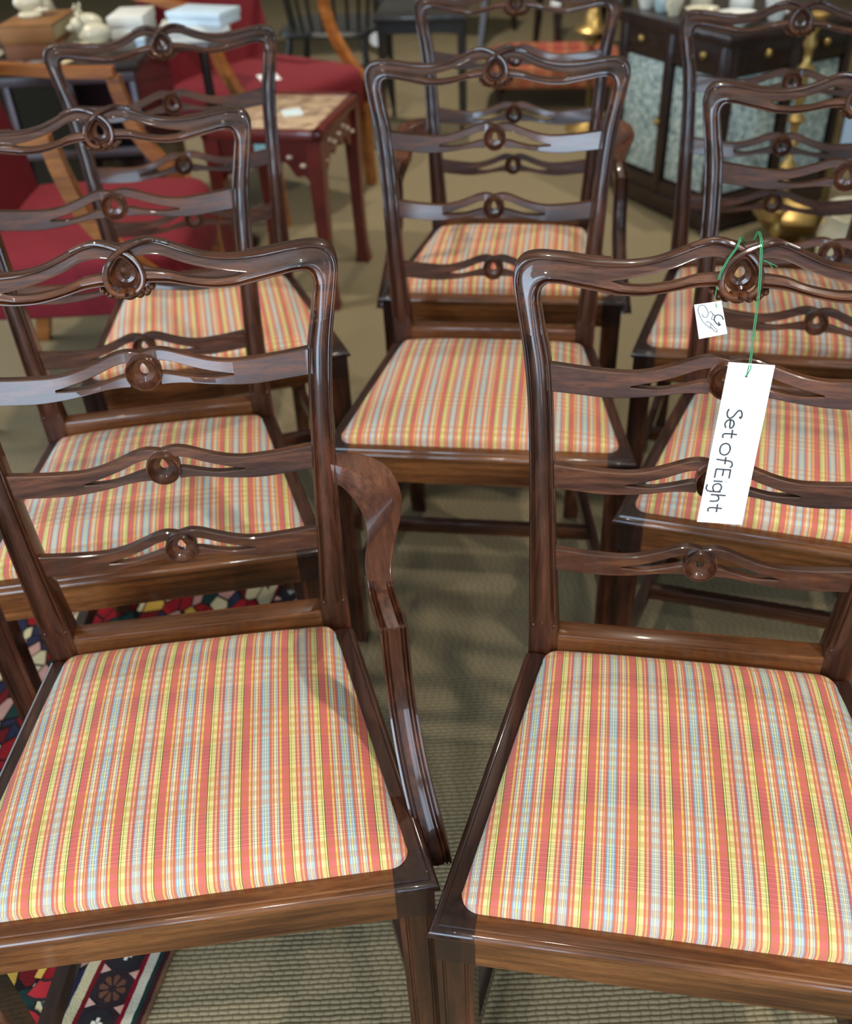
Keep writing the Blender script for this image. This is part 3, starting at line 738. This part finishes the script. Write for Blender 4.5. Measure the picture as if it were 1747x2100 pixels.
# ------------------------------------------------------------------ red lacquer side table
STONE = (lambda k: (k.col(k.ramp(k.noise(k.mapped((1, 1, 1)), 22, 5, .7), [(.35, srgb(120, 94, 76)), (.5, srgb(184, 156, 128)), (.65, srgb(206, 182, 150))])), k.pr(Roughness=.3), k.m)[-1])(NT('mottled_stone'))
t = thing('lacquer_side_table', 'small red lacquer table with pale stone top and carved apron', 'table', (-.375, 3.12, 0), R(-14))
m = MB(); m.box((0, 0, .545), (.31, .37, .012), .002); m.build('stone_top', STONE, t)
m = MB()
for c_, d_ in (((0, .2, .54), (.37, .03, .03)), ((0, -.2, .54), (.37, .03, .03)), ((.17, 0, .54), (.03, .43, .03)), ((-.17, 0, .54), (.03, .43, .03))): m.box(c_, d_, .004)
m.build('top_frame', LACQ, t)
for sx in (-1, 1):
    for sy in (-1, 1):
        m = MB(); m.loft([[(sx * (.158 + o_) + a * k_, sy * (.188 + o_) + b * k_, z) for a, b in ((1, 1), (-1, 1), (-1, -1), (1, -1))] for z, k_, o_ in ((.53, .024, 0), (.40, .022, 0), (.2, .018, 0), (.06, .018, .002), (0, .024, .004))]); m.build('leg', LACQ, t, 20)
def apron(L, xf):
    n = 24; top = []; bt = []
    for i_ in range(n + 1):
        u = -1 + 2 * i_ / n; top.append((u * L, .53)); bt.append((u * L, .455 - .07 * abs(u) ** 3 + .014 * math.cos(u * 14)))
    m = MB(); v = []; f = []
    for q in (-.008, .008):
        for p in top: v.append(xf(p[0], q, p[1]))
        for p in bt: v.append(xf(p[0], q, p[1]))
    k_ = n + 1
    for i_ in range(n):
        for b0 in (0, 2 * k_): f.append((b0 + i_, b0 + i_ + 1, b0 + k_ + i_ + 1, b0 + k_ + i_))
        f.append((k_ + i_, k_ + i_ + 1, 3 * k_ + i_ + 1, 3 * k_ + i_)); f.append((i_, i_ + 1, 2 * k_ + i_ + 1, 2 * k_ + i_))
    f += [(0, k_, 3 * k_, 2 * k_), (n, k_ + n, 3 * k_ + n, 2 * k_ + n)]
    m.addvf(v, f); return m.build('apron', LACQ, t, 30)
PEARL = plain('inlay_shell', srgb(190, 170, 150), .3)
for xf, L in ((lambda a, q, z: (a, -.19 + q, z), .14), (lambda a, q, z: (a, .19 + q, z), .14), (lambda a, q, z: (.16 + q, a, z), .17), (lambda a, q, z: (-.16 + q, a, z), .17)):
    ap = apron(L, xf)
    m = MB()
    for i_ in range(7):
        a = (-.85 + i_ * 1.7 / 6) * L; z = .488 + .012 * math.sin(i_ * 2.1) - (.035 if abs(i_ - 3) == 3 else 0)
        for q in (-.009, .009): m.blob(xf(a, q, z), (.011, .011, .007), 8, 5)
    m.build('carved_inlay', PEARL, ap, 60)
m = MB(); m.box((0, 0, 0), (.06, .075, .001)); o = m.build('paper_ticket', plain('blue_white_ticket', srgb(206, 222, 226), .7), None, 0); o.location = (-.345, 3.10, .5518); o.rotation_euler = (0, 0, R(12))
tag(o, 'pale ticket lying on the stone top of the red table', 'ticket')
m = MB(); m.box((0, 0, 0), (.07, .0012, .05)); o = m.build('price_sticker', plain('aqua_label', srgb(150, 196, 196), .6), None, 0)
o.location = (-.415, 2.917, .49); o.rotation_euler = (0, 0, R(-14)); tag(o, 'aqua label stuck on the front apron of the red table', 'label')

# ------------------------------------------------------------------ dark glazed display case on the left and what stands on it
t = thing('display_case', 'dark glazed display case on legs behind the left crimson armchair', 'cabinet', (-1.38, 3.36, 0))
hx, hy = .58, .25
m = MB(); m.box((0, 0, .705), (2 * hx + .04, 2 * hy + .04, .03), .005); m.build('case_top', DARKW, t)
m = MB(); m.box((0, 0, .225), (2 * hx, 2 * hy, .03), .004); m.build('case_floor', DARKW, t)
m = MB(); m.box((0, hy - .01, .465), (2 * hx, .02, .45)); m.build('case_back', DARKW, t)
PURP = plain('plum_stained_wood', srgb(70, 56, 62), .4)
for sx in (-1, 1):
    m = MB(); m.box((sx * (hx - .01), 0, .465), (.02, 2 * hy - .04, .45)); m.build('case_side', DARKW, t)
    for sy in (-1, 1):
        m = MB(); m.loft([[(sx * (hx - .025) + a * k_, sy * (hy - .025) + b * k_, z) for a, b in ((1, 1), (-1, 1), (-1, -1), (1, -1))] for z, k_ in ((.21, .025), (0, .016))]); m.build('leg', DARKW, t)
for zf in (.255, .455, .675):
    m = MB(); m.box((0, -hy + .01, zf), (2 * hx, .024, .03 if zf != .455 else .022), .002); m.build('glazing_bar', PURP, t)
for k_ in range(7):
    x = -hx + .012 + k_ * (2 * hx - .024) / 6
    m = MB(); m.box((x, -hy + .01, .465), (.02, .022, .40), .002); m.build('glazing_bar', PURP, t)
    if k_ < 6:
        for z0, z1 in ((.27, .444), (.466, .66)):
            m = MB(); m.box((x + (2 * hx - .024) / 12, -hy + .014, (z0 + z1) / 2), ((2 * hx - .024) / 6 - .022, .004, z1 - z0)); m.build('pane', GLASSD, t, 0)
BK1 = plain('tan_leather_book', srgb(140, 96, 52), .6); BK2 = plain('brown_leather_book', srgb(112, 66, 38), .6); PAGE = plain('book_pages', srgb(206, 190, 150), .9, 0, .2, 200)
def book(loc, rz, sz, mt, label):
    r_ = thing('old_book', label, 'book', loc, rz, 'old leather books on the display case')
    m = MB()
    for z in (.003, sz[2] - .003): m.box((0, 0, z), (sz[0], sz[1], .006), .001)
    m.box((0, sz[1] / 2 - .003, sz[2] / 2), (sz[0], .006, sz[2]), .002); m.build('cover', mt, r_)
    m = MB(); m.box((0, -.004, sz[2] / 2), (sz[0] - .012, sz[1] - .014, sz[2] - .012)); m.build('page_block', PAGE, r_, 0)
ZT = .7205
book((-1.10, 3.28, ZT), R(184), (.17, .24, .045), BK2, 'lower of two brown books stacked on the display case')
book((-1.10, 3.28, ZT + .0455), R(177), (.165, .23, .05), BK1, 'tan book lying on top of the brown one on the display case')
def figurine(loc, s_, rz, label, mt, kind):
    r_ = thing('porcelain_figurine', label, 'figurine', loc, rz, 'pale ornaments on the display case')
    m = MB(); m.lathe([(.05 * s_, 0), (.055 * s_, .008 * s_), (.05 * s_, .018 * s_), (.03 * s_, .024 * s_)], 18); m.build('base', mt, r_)
    m = MB()
    if kind == 0:   # recumbent animal
        m.blob((0, 0, .055 * s_), (.065 * s_, .035 * s_, .038 * s_), 14, 8); m.blob((.055 * s_, 0, .09 * s_), (.026 * s_, .024 * s_, .026 * s_), 12, 7)
        m.blob((.08 * s_, 0, .082 * s_), (.016 * s_, .012 * s_, .012 * s_), 10, 6)
        for q in (-1, 1): m.blob((.045 * s_, q * .017 * s_, .118 * s_), (.006 * s_, .006 * s_, .012 * s_), 8, 5); m.blob((.05 * s_, q * .022 * s_, .025 * s_), (.04 * s_, .01 * s_, .01 * s_), 8, 5)
    elif kind == 1:  # draped standing figure
        m.lathe([(.040 * s_, .02 * s_), (.046 * s_, .05 * s_), (.030 * s_, .11 * s_), (.024 * s_, .15 * s_), (.034 * s_, .185 * s_), (.022 * s_, .21 * s_), (.010 * s_, .22 * s_)], 16)
        m.blob((0, 0, .238 * s_), (.018 * s_, .018 * s_, .022 * s_), 12, 8)
        for q in (-1, 1): m.tube([(q * .028 * s_, 0, .19 * s_), (q * .045 * s_, -.015 * s_, .16 * s_), (q * .02 * s_, -.035 * s_, .135 * s_)], [.009 * s_, .008 * s_, .006 * s_], 8)
    else:           # shell dish on a foot
        m.lathe([(.016 * s_, .02 * s_), (.014 * s_, .05 * s_), (.05 * s_, .075 * s_), (.075 * s_, .10 * s_), (.071 * s_, .102 * s_), (.045 * s_, .082 * s_), (.005 * s_, .07 * s_)], 20)
    m.build('body', mt, r_, 60)
figurine((-.935, 3.27, ZT), .82, R(200), 'cream animal figurine just right of the two stacked books', CREAM, 0)
figurine((-1.0, 3.47, ZT), .75, R(160), 'cream animal figurine between the books and the long white box', CREAM, 0)
figurine((-1.12, 3.30, ZT + .096), .7, R(10), 'reclining cream figurine on top of the books', CREAM, 0)
figurine((-1.27, 3.24, ZT), 1.0, 0, 'standing cream figure at the left edge beside the books', CREAM, 1)
figurine((-1.15, 3.53, ZT), .9, R(30), 'standing cream figure behind the animal figurines', CREAM, 1)
BOXW = plain('white_cardboard', srgb(228, 228, 220), .7, 0, .03); BOXB = plain('pale_blue_cardboard', srgb(198, 218, 232), .7, 0, .03)
def carton(loc, rz, sz, mt, label, tilt=0):
    r_ = thing('cardboard_box', label, 'box', loc, rz, 'boxes on the display case'); r_.rotation_euler = (0, tilt, rz)
    m = MB(); m.box((0, 0, sz[2] * .36), (sz[0] - .006, sz[1] - .006, sz[2] * .72), .002); m.build('tray', mt, r_)
    m = MB(); m.box((0, 0, sz[2] * .78), (sz[0], sz[1], sz[2] * .44), .002); m.build('lid', mt, r_)
carton((-.865, 3.48, ZT), R(-2), (.115, .17, .065), BOXW, 'small white box lying beside the cream figurines')
carton((-.80, 3.27, ZT + .0005), R(0), (.03, .03, .03), BOXB, 'tiny pale cube box at the front edge of the display case')
GREYC = plain('grey_photograph', srgb(120, 116, 116), .5, 0, .4, 18)
for k_, (x, y, a, lab) in enumerate(((-1.17, 3.135, 28, 'grey photograph lying at the front edge of the display case, leftmost'), (-1.085, 3.14, 34, 'grey photograph at the front edge of the display case beside a pale card'), (-1.0, 3.145, 22, 'pale card right of the photographs on the display case'))):
    m = MB(); m.box((0, 0, .001), (.055, .08, .002)); o = m.build('loose_card', GREYC if k_ < 2 else PAGE, None, 0); o.location = (x, y, ZT); o.rotation_euler = (0, 0, R(-a)); tag(o, lab, 'card', 'loose cards on the display case')
# a second, taller stack of white boxes on a small stand between the case and the red armchair
t = thing('box_stand', 'narrow dark stand carrying pale boxes beside the display case', 'stand', (-.652, 3.47, 0))
m = MB(); m.box((0, 0, .69), (.24, .2, .02), .004); m.build('stand_top', DARKW, t)
m = MB(); m.tube([(0, 0, .68), (0, 0, .03)], .016, 12); m.build('post', DARKW, t)
m = MB(); m.lathe([(.09, 0), (.09, .012), (.03, .03), (.016, .04)], 20); m.build('foot', DARKW, t)
carton((-.665, 3.475, .7005), R(6), (.22, .17, .045), BOXW, 'long white box lying on the narrow dark stand')
carton((-.63, 3.46, .7465), R(-24), (.20, .13, .04), BOXB, 'pale blue-white box set askew on top of the long white box')

# ------------------------------------------------------------------ dark cabinet with speckled panels on the right
SPECK = (lambda k: (k.col(k.ramp(k.noise(k.mapped((1, 1, 1)), 85, 3, .7), [(.38, srgb(92, 112, 114)), (.5, srgb(160, 180, 180)), (.62, srgb(204, 216, 206))])), k.pr(Roughness=.35), k.m)[-1])(NT('speckled_silk_panel'))
t = thing('panelled_cabinet', 'low dark cabinet with speckled grey-green door panels at the right', 'cabinet', (1.04, 3.32, 0), R(26.57))
# local: corner at origin, +x runs along the right face, +y along the left face
Wd, Dp, Hh = .56, .54, .66
m = MB(); m.box((Wd / 2, Dp / 2, Hh - .02), (Wd + .04, Dp + .04, .04), .008); m.build('cabinet_top', DARKW, t)
m = MB(); m.box((Wd / 2, Dp / 2, .05), (Wd + .02, Dp + .02, .06), .006); m.build('plinth', DARKW, t)
m = MB(); m.box((Wd / 2, Dp / 2, .35), (Wd - .03, Dp - .03, .54)); m.build('carcass', DARKW, t, 0)
def cpanel(nm, face, a0, a1):
    for nm_, inset, mt, z0, z1, th in (('door_panel', .0, SPECK, .14, .52, .012),):
        m = MB(); c_ = (a0 + a1) / 2; L = a1 - a0
        if face == 'L': m.box((.012, c_, (z0 + z1) / 2), (th, L, z1 - z0), .002)
        else: m.box((c_, .012, (z0 + z1) / 2), (L, th, z1 - z0), .002)
        m.build(nm_, mt, t)
for a0, a1 in ((.05, .25), (.31, .51)): cpanel('p', 'L', a0, a1)
for a0, a1 in ((.05, .26), (.32, .52)): cpanel('p', 'R', a0, a1)
for face, marks in (('L', (.02, .28, .53)), ('R', (.02, .29, .55))):
    for a in marks:
        m = MB(); m.box((.004, a, .35) if face == 'L' else (a, .004, .35), (.024, .04, .54) if face == 'L' else (.04, .024, .54), .004); m.build('cabinet_stile', DARKW, t)
    for z, hh in ((.585, .11), (.10, .06)):
        m = MB(); m.box((.006, Dp / 2, z) if face == 'L' else (Wd / 2, .006, z), (.02, Dp, hh) if face == 'L' else (Wd, .02, hh), .003); m.build('cabinet_rail', DARKW, t)
for p in ((-.012, .10, .585), (-.012, .42, .585), (.16, -.012, .585), (.42, -.012, .585), (-.014, .295, .33)):
    m = MB(); m.blob(p, (.014, .014, .014), 12, 8); m.build('knob', BRASS, t, 60)
for x, y in ((.02, .02), (.02, Dp - .02), (Wd - .02, .02), (Wd - .02, Dp - .02)):
    m = MB(); m.lathe([(.024, 0), (.028, .012), (.02, .022)], 14, (x, y, 0)); m.build('bun_foot', DARKW, t)
Mc = Matrix.Translation((1.04, 3.32, 0)) @ Matrix.Rotation(R(26.57), 4, 'Z')
def china(kind, lx, ly, s_, label, mt):
    p = Mc @ Vector((lx, ly, Hh + .0005)); r_ = thing('china_' + kind, label, kind, tuple(p), random.random() * 6, 'china on the dark cabinet')
    m = MB()
    if kind == 'cup': m.lathe([(.02 * s_, 0), (.022 * s_, .006 * s_), (.03 * s_, .03 * s_), (.036 * s_, .06 * s_), (.033 * s_, .06 * s_), (.026 * s_, .03 * s_), (.004, .01 * s_)], 18)
    elif kind == 'jar': m.lathe([(.026 * s_, 0), (.036 * s_, .02 * s_), (.036 * s_, .06 * s_), (.02 * s_, .08 * s_), (.024 * s_, .085 * s_), (.018 * s_, .095 * s_), (.006 * s_, .105 * s_)], 18)
    else: m.lathe([(.03 * s_, 0), (.032 * s_, .008 * s_), (.06 * s_, .03 * s_), (.075 * s_, .045 * s_), (.071 * s_, .046 * s_), (.04 * s_, .02 * s_), (.004, .012 * s_)], 22)
    m.build('vessel', mt, r_, 50)
    if kind == 'cup':
        m = MB(); m.tube([(.033 * s_ + .016 * s_ * math.sin(a) , 0, .034 * s_ - .018 * s_ * math.cos(a)) for a in [math.pi * q / 8 for q in range(9)]], .004 * s_, 8); m.build('handle', mt, r_, 60)
china('cup', .06, .50, 1.0, 'white cup at the far left end of the dark cabinet top', WHITE)
china('jar', .07, .42, .9, 'pale blue lidded jar beside the leftmost cup', plain('pale_blue_china', srgb(176, 200, 206), .3))
china('cup', .05, .34, .9, 'cream cup right of the pale blue jar on the cabinet', CREAM)
china('bowl', .08, .235, .75, 'cream bowl in the middle of the cabinet top', CREAM)
china('jar', .17, .34, 1.0, 'cream lidded jar behind the cups on the cabinet', CREAM)
china('bowl', .09, .08, .9, 'wide white bowl at the near corner of the cabinet top', WHITE)
china('cup', .25, .07, 1.1, 'white cup just right of the near corner bowl', WHITE)
china('jar', .22, .20, 1.1, 'white lidded jar behind the corner bowl', WHITE)

# brass column lamp, leaning glass panel and oddments at the right edge
t = thing('brass_standard', 'turned brass standard standing right of the dark cabinet', 'candlestick', (1.18, 3.02, 0))
m = MB(); m.lathe([(.09, 0), (.09, .015), (.05, .03), (.03, .05), (.02, .08)], 24); m.build('foot', BRASS, t)
pr_ = [(.014, .08)]
for k_ in range(9):
    z = .11 + k_ * .07; pr_ += [(.012, z), (.028 if k_ % 2 else .022, z + .02), (.012, z + .04)]
pr_ += [(.03, .75), (.04, .77), (.02, .78)]
m = MB(); m.lathe(pr_, 20); m.build('turned_column', BRASS, t, 60)
t = thing('framed_glass_screen', 'glass screen coloured like a pale blue window reflection in a slim brass frame at the right edge', 'screen', (1.50, 3.02, 0), R(4))
m = MB(); m.box((0, 0, .54), (.36, .006, .30)); m.build('glass_panel', plain('reflection_blue_glass', srgb(176, 194, 212), .22, 0, .03, 4, .4), t, 0)  # pale blue of a reflected window put into the panel colour
for sx in (-1, 1):
    m = MB(); m.tube([(sx * .19, 0, .0), (sx * .19, 0, .70)], .012, 10); m.build('frame_post', BRONZE, t)
    m = MB(); m.box((sx * .19, 0, .01), (.05, .2, .02), .004); m.build('foot', BRONZE, t)
for z in (.385, .69):
    m = MB(); m.tube([(-.19, 0, z), (.19, 0, z)], .01, 10); m.build('frame_rail', BRONZE, t)
t = thing('white_ceramic_pot', 'white fluted ceramic pot on the floor at the right edge', 'pot', (1.35, 2.80, 0))
m = MB(); n = 40
prof_ = [(.07, 0), (.085, .02), (.11, .1), (.12, .18), (.105, .24), (.12, .27), (.112, .27), (.098, .24), (.1, .15), (.02, .03)]
m.loft([[(r_ * (1 + .03 * math.cos(10 * a)) * math.cos(a), r_ * (1 + .03 * math.cos(10 * a)) * math.sin(a), z) for a in [2 * math.pi * q / n for q in range(n)]] for r_, z in prof_]); m.build('pot_body', CREAM, t, 50)
t = thing('brass_bowl', 'wide brass bowl on the floor in front of the cabinet', 'bowl', (1.31, 3.23, 0))
m = MB(); m.lathe([(.05, 0), (.055, .015), (.03, .03), (.09, .06), (.13, .11), (.135, .11), (.092, .055), (.01, .04)], 28); m.build('bowl_body', BRASS, t, 50)

# ------------------------------------------------------------------ far middle: brass stand, footstool, black pieces, dark chairs
t = thing('brass_ash_stand', 'slim brass stand with a bell-shaped cup and round base on the carpet', 'stand', (.84, 4.66, 0))
m = MB(); m.lathe([(.10, 0), (.10, .012), (.06, .025), (.02, .045), (.012, .06)], 24); m.build('base', BRASS, t)
m = MB(); m.tube([(0, 0, .05), (0, 0, .50)], .010, 12); m.build('pole', BRONZE, t)
m = MB(); m.lathe([(.012, .36), (.03, .365), (.03, .385), (.015, .395), (.014, .41), (.075, .418), (.078, .425), (.045, .445), (.034, .49), (.02, .52), (.008, .525), (.014, .54), (.006, .555)], 24); m.build('bell_cup', BRASS, t, 50)
PLAID = None
def plaid():
    k = NT('orange_plaid_wool'); sep = k.add('ShaderNodeSeparateXYZ'); k.l.new(k.tc.outputs['Object'], sep.inputs[0])
    a = k.ramp(k.math('FRACT', k.math('DIVIDE', sep.outputs[0], .16)), [(0, srgb(136, 46, 38)), (.3, srgb(160, 102, 66)), (.45, srgb(100, 70, 46)), (.55, srgb(146, 52, 44)), (.8, srgb(168, 108, 72))], 'CONSTANT')
    b = k.ramp(k.math('FRACT', k.math('DIVIDE', sep.outputs[1], .16)), [(0, srgb(146, 42, 38)), (.35, srgb(168, 104, 66)), (.6, srgb(104, 50, 36)), (.75, srgb(150, 66, 52))], 'CONSTANT')
    k.col(k.mix(.55, a, b)); k.pr(Roughness=.9); return k.m
PL = plaid()
def cushion_mesh(hx, hy, z0, z1, dome):
    m = MB(); n = 32; lo = []
    for k_ in range(n):
        a = 2 * math.pi * k_ / n; c_, s_ = math.cos(a), math.sin(a)
        lo.append((hx * math.copysign(abs(c_) ** .3, c_), hy * math.copysign(abs(s_) ** .3, s_)))
    m.loft([[(x * r_, y * r_, z) for x, y in lo] for r_, z in ((.96, z0), (1, z0 + .01), (1, z1 - .015), (.97, z1), (.8, z1 + dome * .6), (.4, z1 + dome))]); return m
t = thing('plaid_footstool', 'low footstool in red and orange plaid behind the brass stand', 'footstool', (.74, 5.15, 0), R(-8))
cushion_mesh(.33, .24, .12, .22, .03).build('plaid_cushion', PL, t, 50)
for sx in (-1, 1):
    for sy in (-1, 1):
        m = MB(); m.lathe([(.014, 0), (.02, .02), (.014, .05), (.024, .125)], 12, (sx * .26, sy * .18, 0)); m.build('leg', DARKW, t)
t = thing('black_side_table', 'small black side table with slender straight legs', 'table', (.10, 4.82, 0), R(-6))
m = MB(); m.box((0, 0, .505), (.40, .40, .03), .005); m.build('table_top', BLACK, t)
m = MB()
for c_, d_ in (((0, .17, .47), (.34, .016, .05)), ((0, -.17, .47), (.34, .016, .05)), ((.17, 0, .47), (.016, .33, .05)), ((-.17, 0, .47), (.016, .33, .05))): m.box(c_, d_)
m.build('apron', BLACK, t, 0)
for sx in (-1, 1):
    for sy in (-1, 1):
        m = MB(); m.loft([[(sx * .175 + a * k_, sy * .175 + b * k_, z) for a, b in ((1, 1), (-1, 1), (-1, -1), (1, -1))] for z, k_ in ((.49, .013), (0, .009))]); m.build('leg', BLACK, t)
def spindle_chair(loc, rz, label):
    t = thing('spindle_chair', label, 'chair', loc, rz)
    cushion_mesh(.23, .22, .405, .43, .004).build('seat', BLACK, t, 50)
    for sx in (-1, 1):
        for sy in (-1, 1):
            m = MB(); m.tube([(sx * .17, sy * .16, .41), (sx * .20, sy * .19, .2), (sx * .225, sy * .215, 0)], [.014, .018, .011], 10); m.build('leg', BLACK, t, 60)
    for k_ in range(9):
        a = R(-64 + k_ * 16); m = MB()
        m.tube([(.20 * math.sin(a), .19 * math.cos(a), .42), (.225 * math.sin(a), .235 * math.cos(a), .60), (.24 * math.sin(a), .27 * math.cos(a), .80)], .008, 8); m.build('spindle', BLACK, t, 60)
    m = MB(); m.tube([(.245 * math.sin(R(q)), .275 * math.cos(R(q)), .805) for q in range(-76, 77, 8)], .016, 10); m.build('bow_rail', BLACK, t, 60)
    m = MB(); m.tube([(.19, .17, .2), (-.19, .17, .2)], .009, 8); m.tube([(.19, -.17, .2), (-.19, -.17, .2)], .009, 8); m.build('stretcher', BLACK, t, 60)
    return t
spindle_chair((-.32, 5.05, 0), R(170), 'black spindle-back chair right of the far crimson armchair')
m = MB(); m.lathe([(.001, 0), (.03, 0), (.03, .001), (.001, .001)], 20); o = m.build('round_tag', PAPER, None, 0)
o.location = (-.115, 4.80, .40); o.rotation_euler = (R(80), 0, R(10)); tag(o, 'round white price tag hanging from the black spindle chair', 'tag')
def dark_chair(loc, rz, label, mt):
    t = thing('dining_chair', label, 'chair', loc, rz)
    cushion_mesh(.22, .20, .43, .47, .015).build('seat_pad', mt, t, 50)
    m = MB(); m.box((0, 0, .40), (.44, .40, .06), .004); m.build('seat_frame', DARKW, t)
    for sx in (-1, 1):
        m = MB(); m.loft([[(sx * .195 + a * k_, -.175 - o_ + b * k_, z) for a, b in ((1, 1), (-1, 1), (-1, -1), (1, -1))] for z, k_, o_ in ((.38, .022, 0), (.2, .018, .01), (0, .014, .05))]); m.build('leg', DARKW, t)
        m = MB(); m.loft([[(sx * .195 + a * k_, .185 + o_ + b * k_, z) for a, b in ((1, 1), (-1, 1), (-1, -1), (1, -1))] for z, k_, o_ in ((.95, .014, .09), (.7, .016, .04), (.43, .02, 0), (.2, .018, .03), (0, .014, .1))]); m.build('back_post', DARKW, t)
    for z in (.62, .76, .91):
        m = MB(); m.box((0, .185 + .09 * (z - .43) / .5, z), (.37, .018, .05), .004); m.build('back_rail', DARKW, t)
    return t
dark_chair((1.02, 6.0, 0), R(8), 'dark dining chair with a red seat beyond the plaid footstool', plain('red_plain_wool', srgb(176, 70, 56), .9))
dark_chair((.45, 6.75, 0), R(150), 'dark dining chair with a black seat far back on the carpet', BLACK)
m = MB(); m.box((0, 0, 0), (.055, .001, .075)); o = m.build('white_tag', PAPER, None, 0); o.location = (.835, 5.76, .36); o.rotation_euler = (R(-4), R(8), R(10))
tag(o, 'white paper tag hanging on the far red-seated dining chair', 'tag')
t = thing('black_bench', 'long black bench near the far wall behind the spindle chair', 'bench', (-.7, 6.4, 0), R(6))
m = MB(); m.box((0, 0, .44), (1.3, .4, .05), .006); m.build('bench_seat', BLACK, t)
for sx in (-1, 1):
    for sy in (-1, 1):
        m = MB(); m.box((sx * .58, sy * .15, .21), (.05, .05, .42), .004); m.build('leg', BLACK, t)
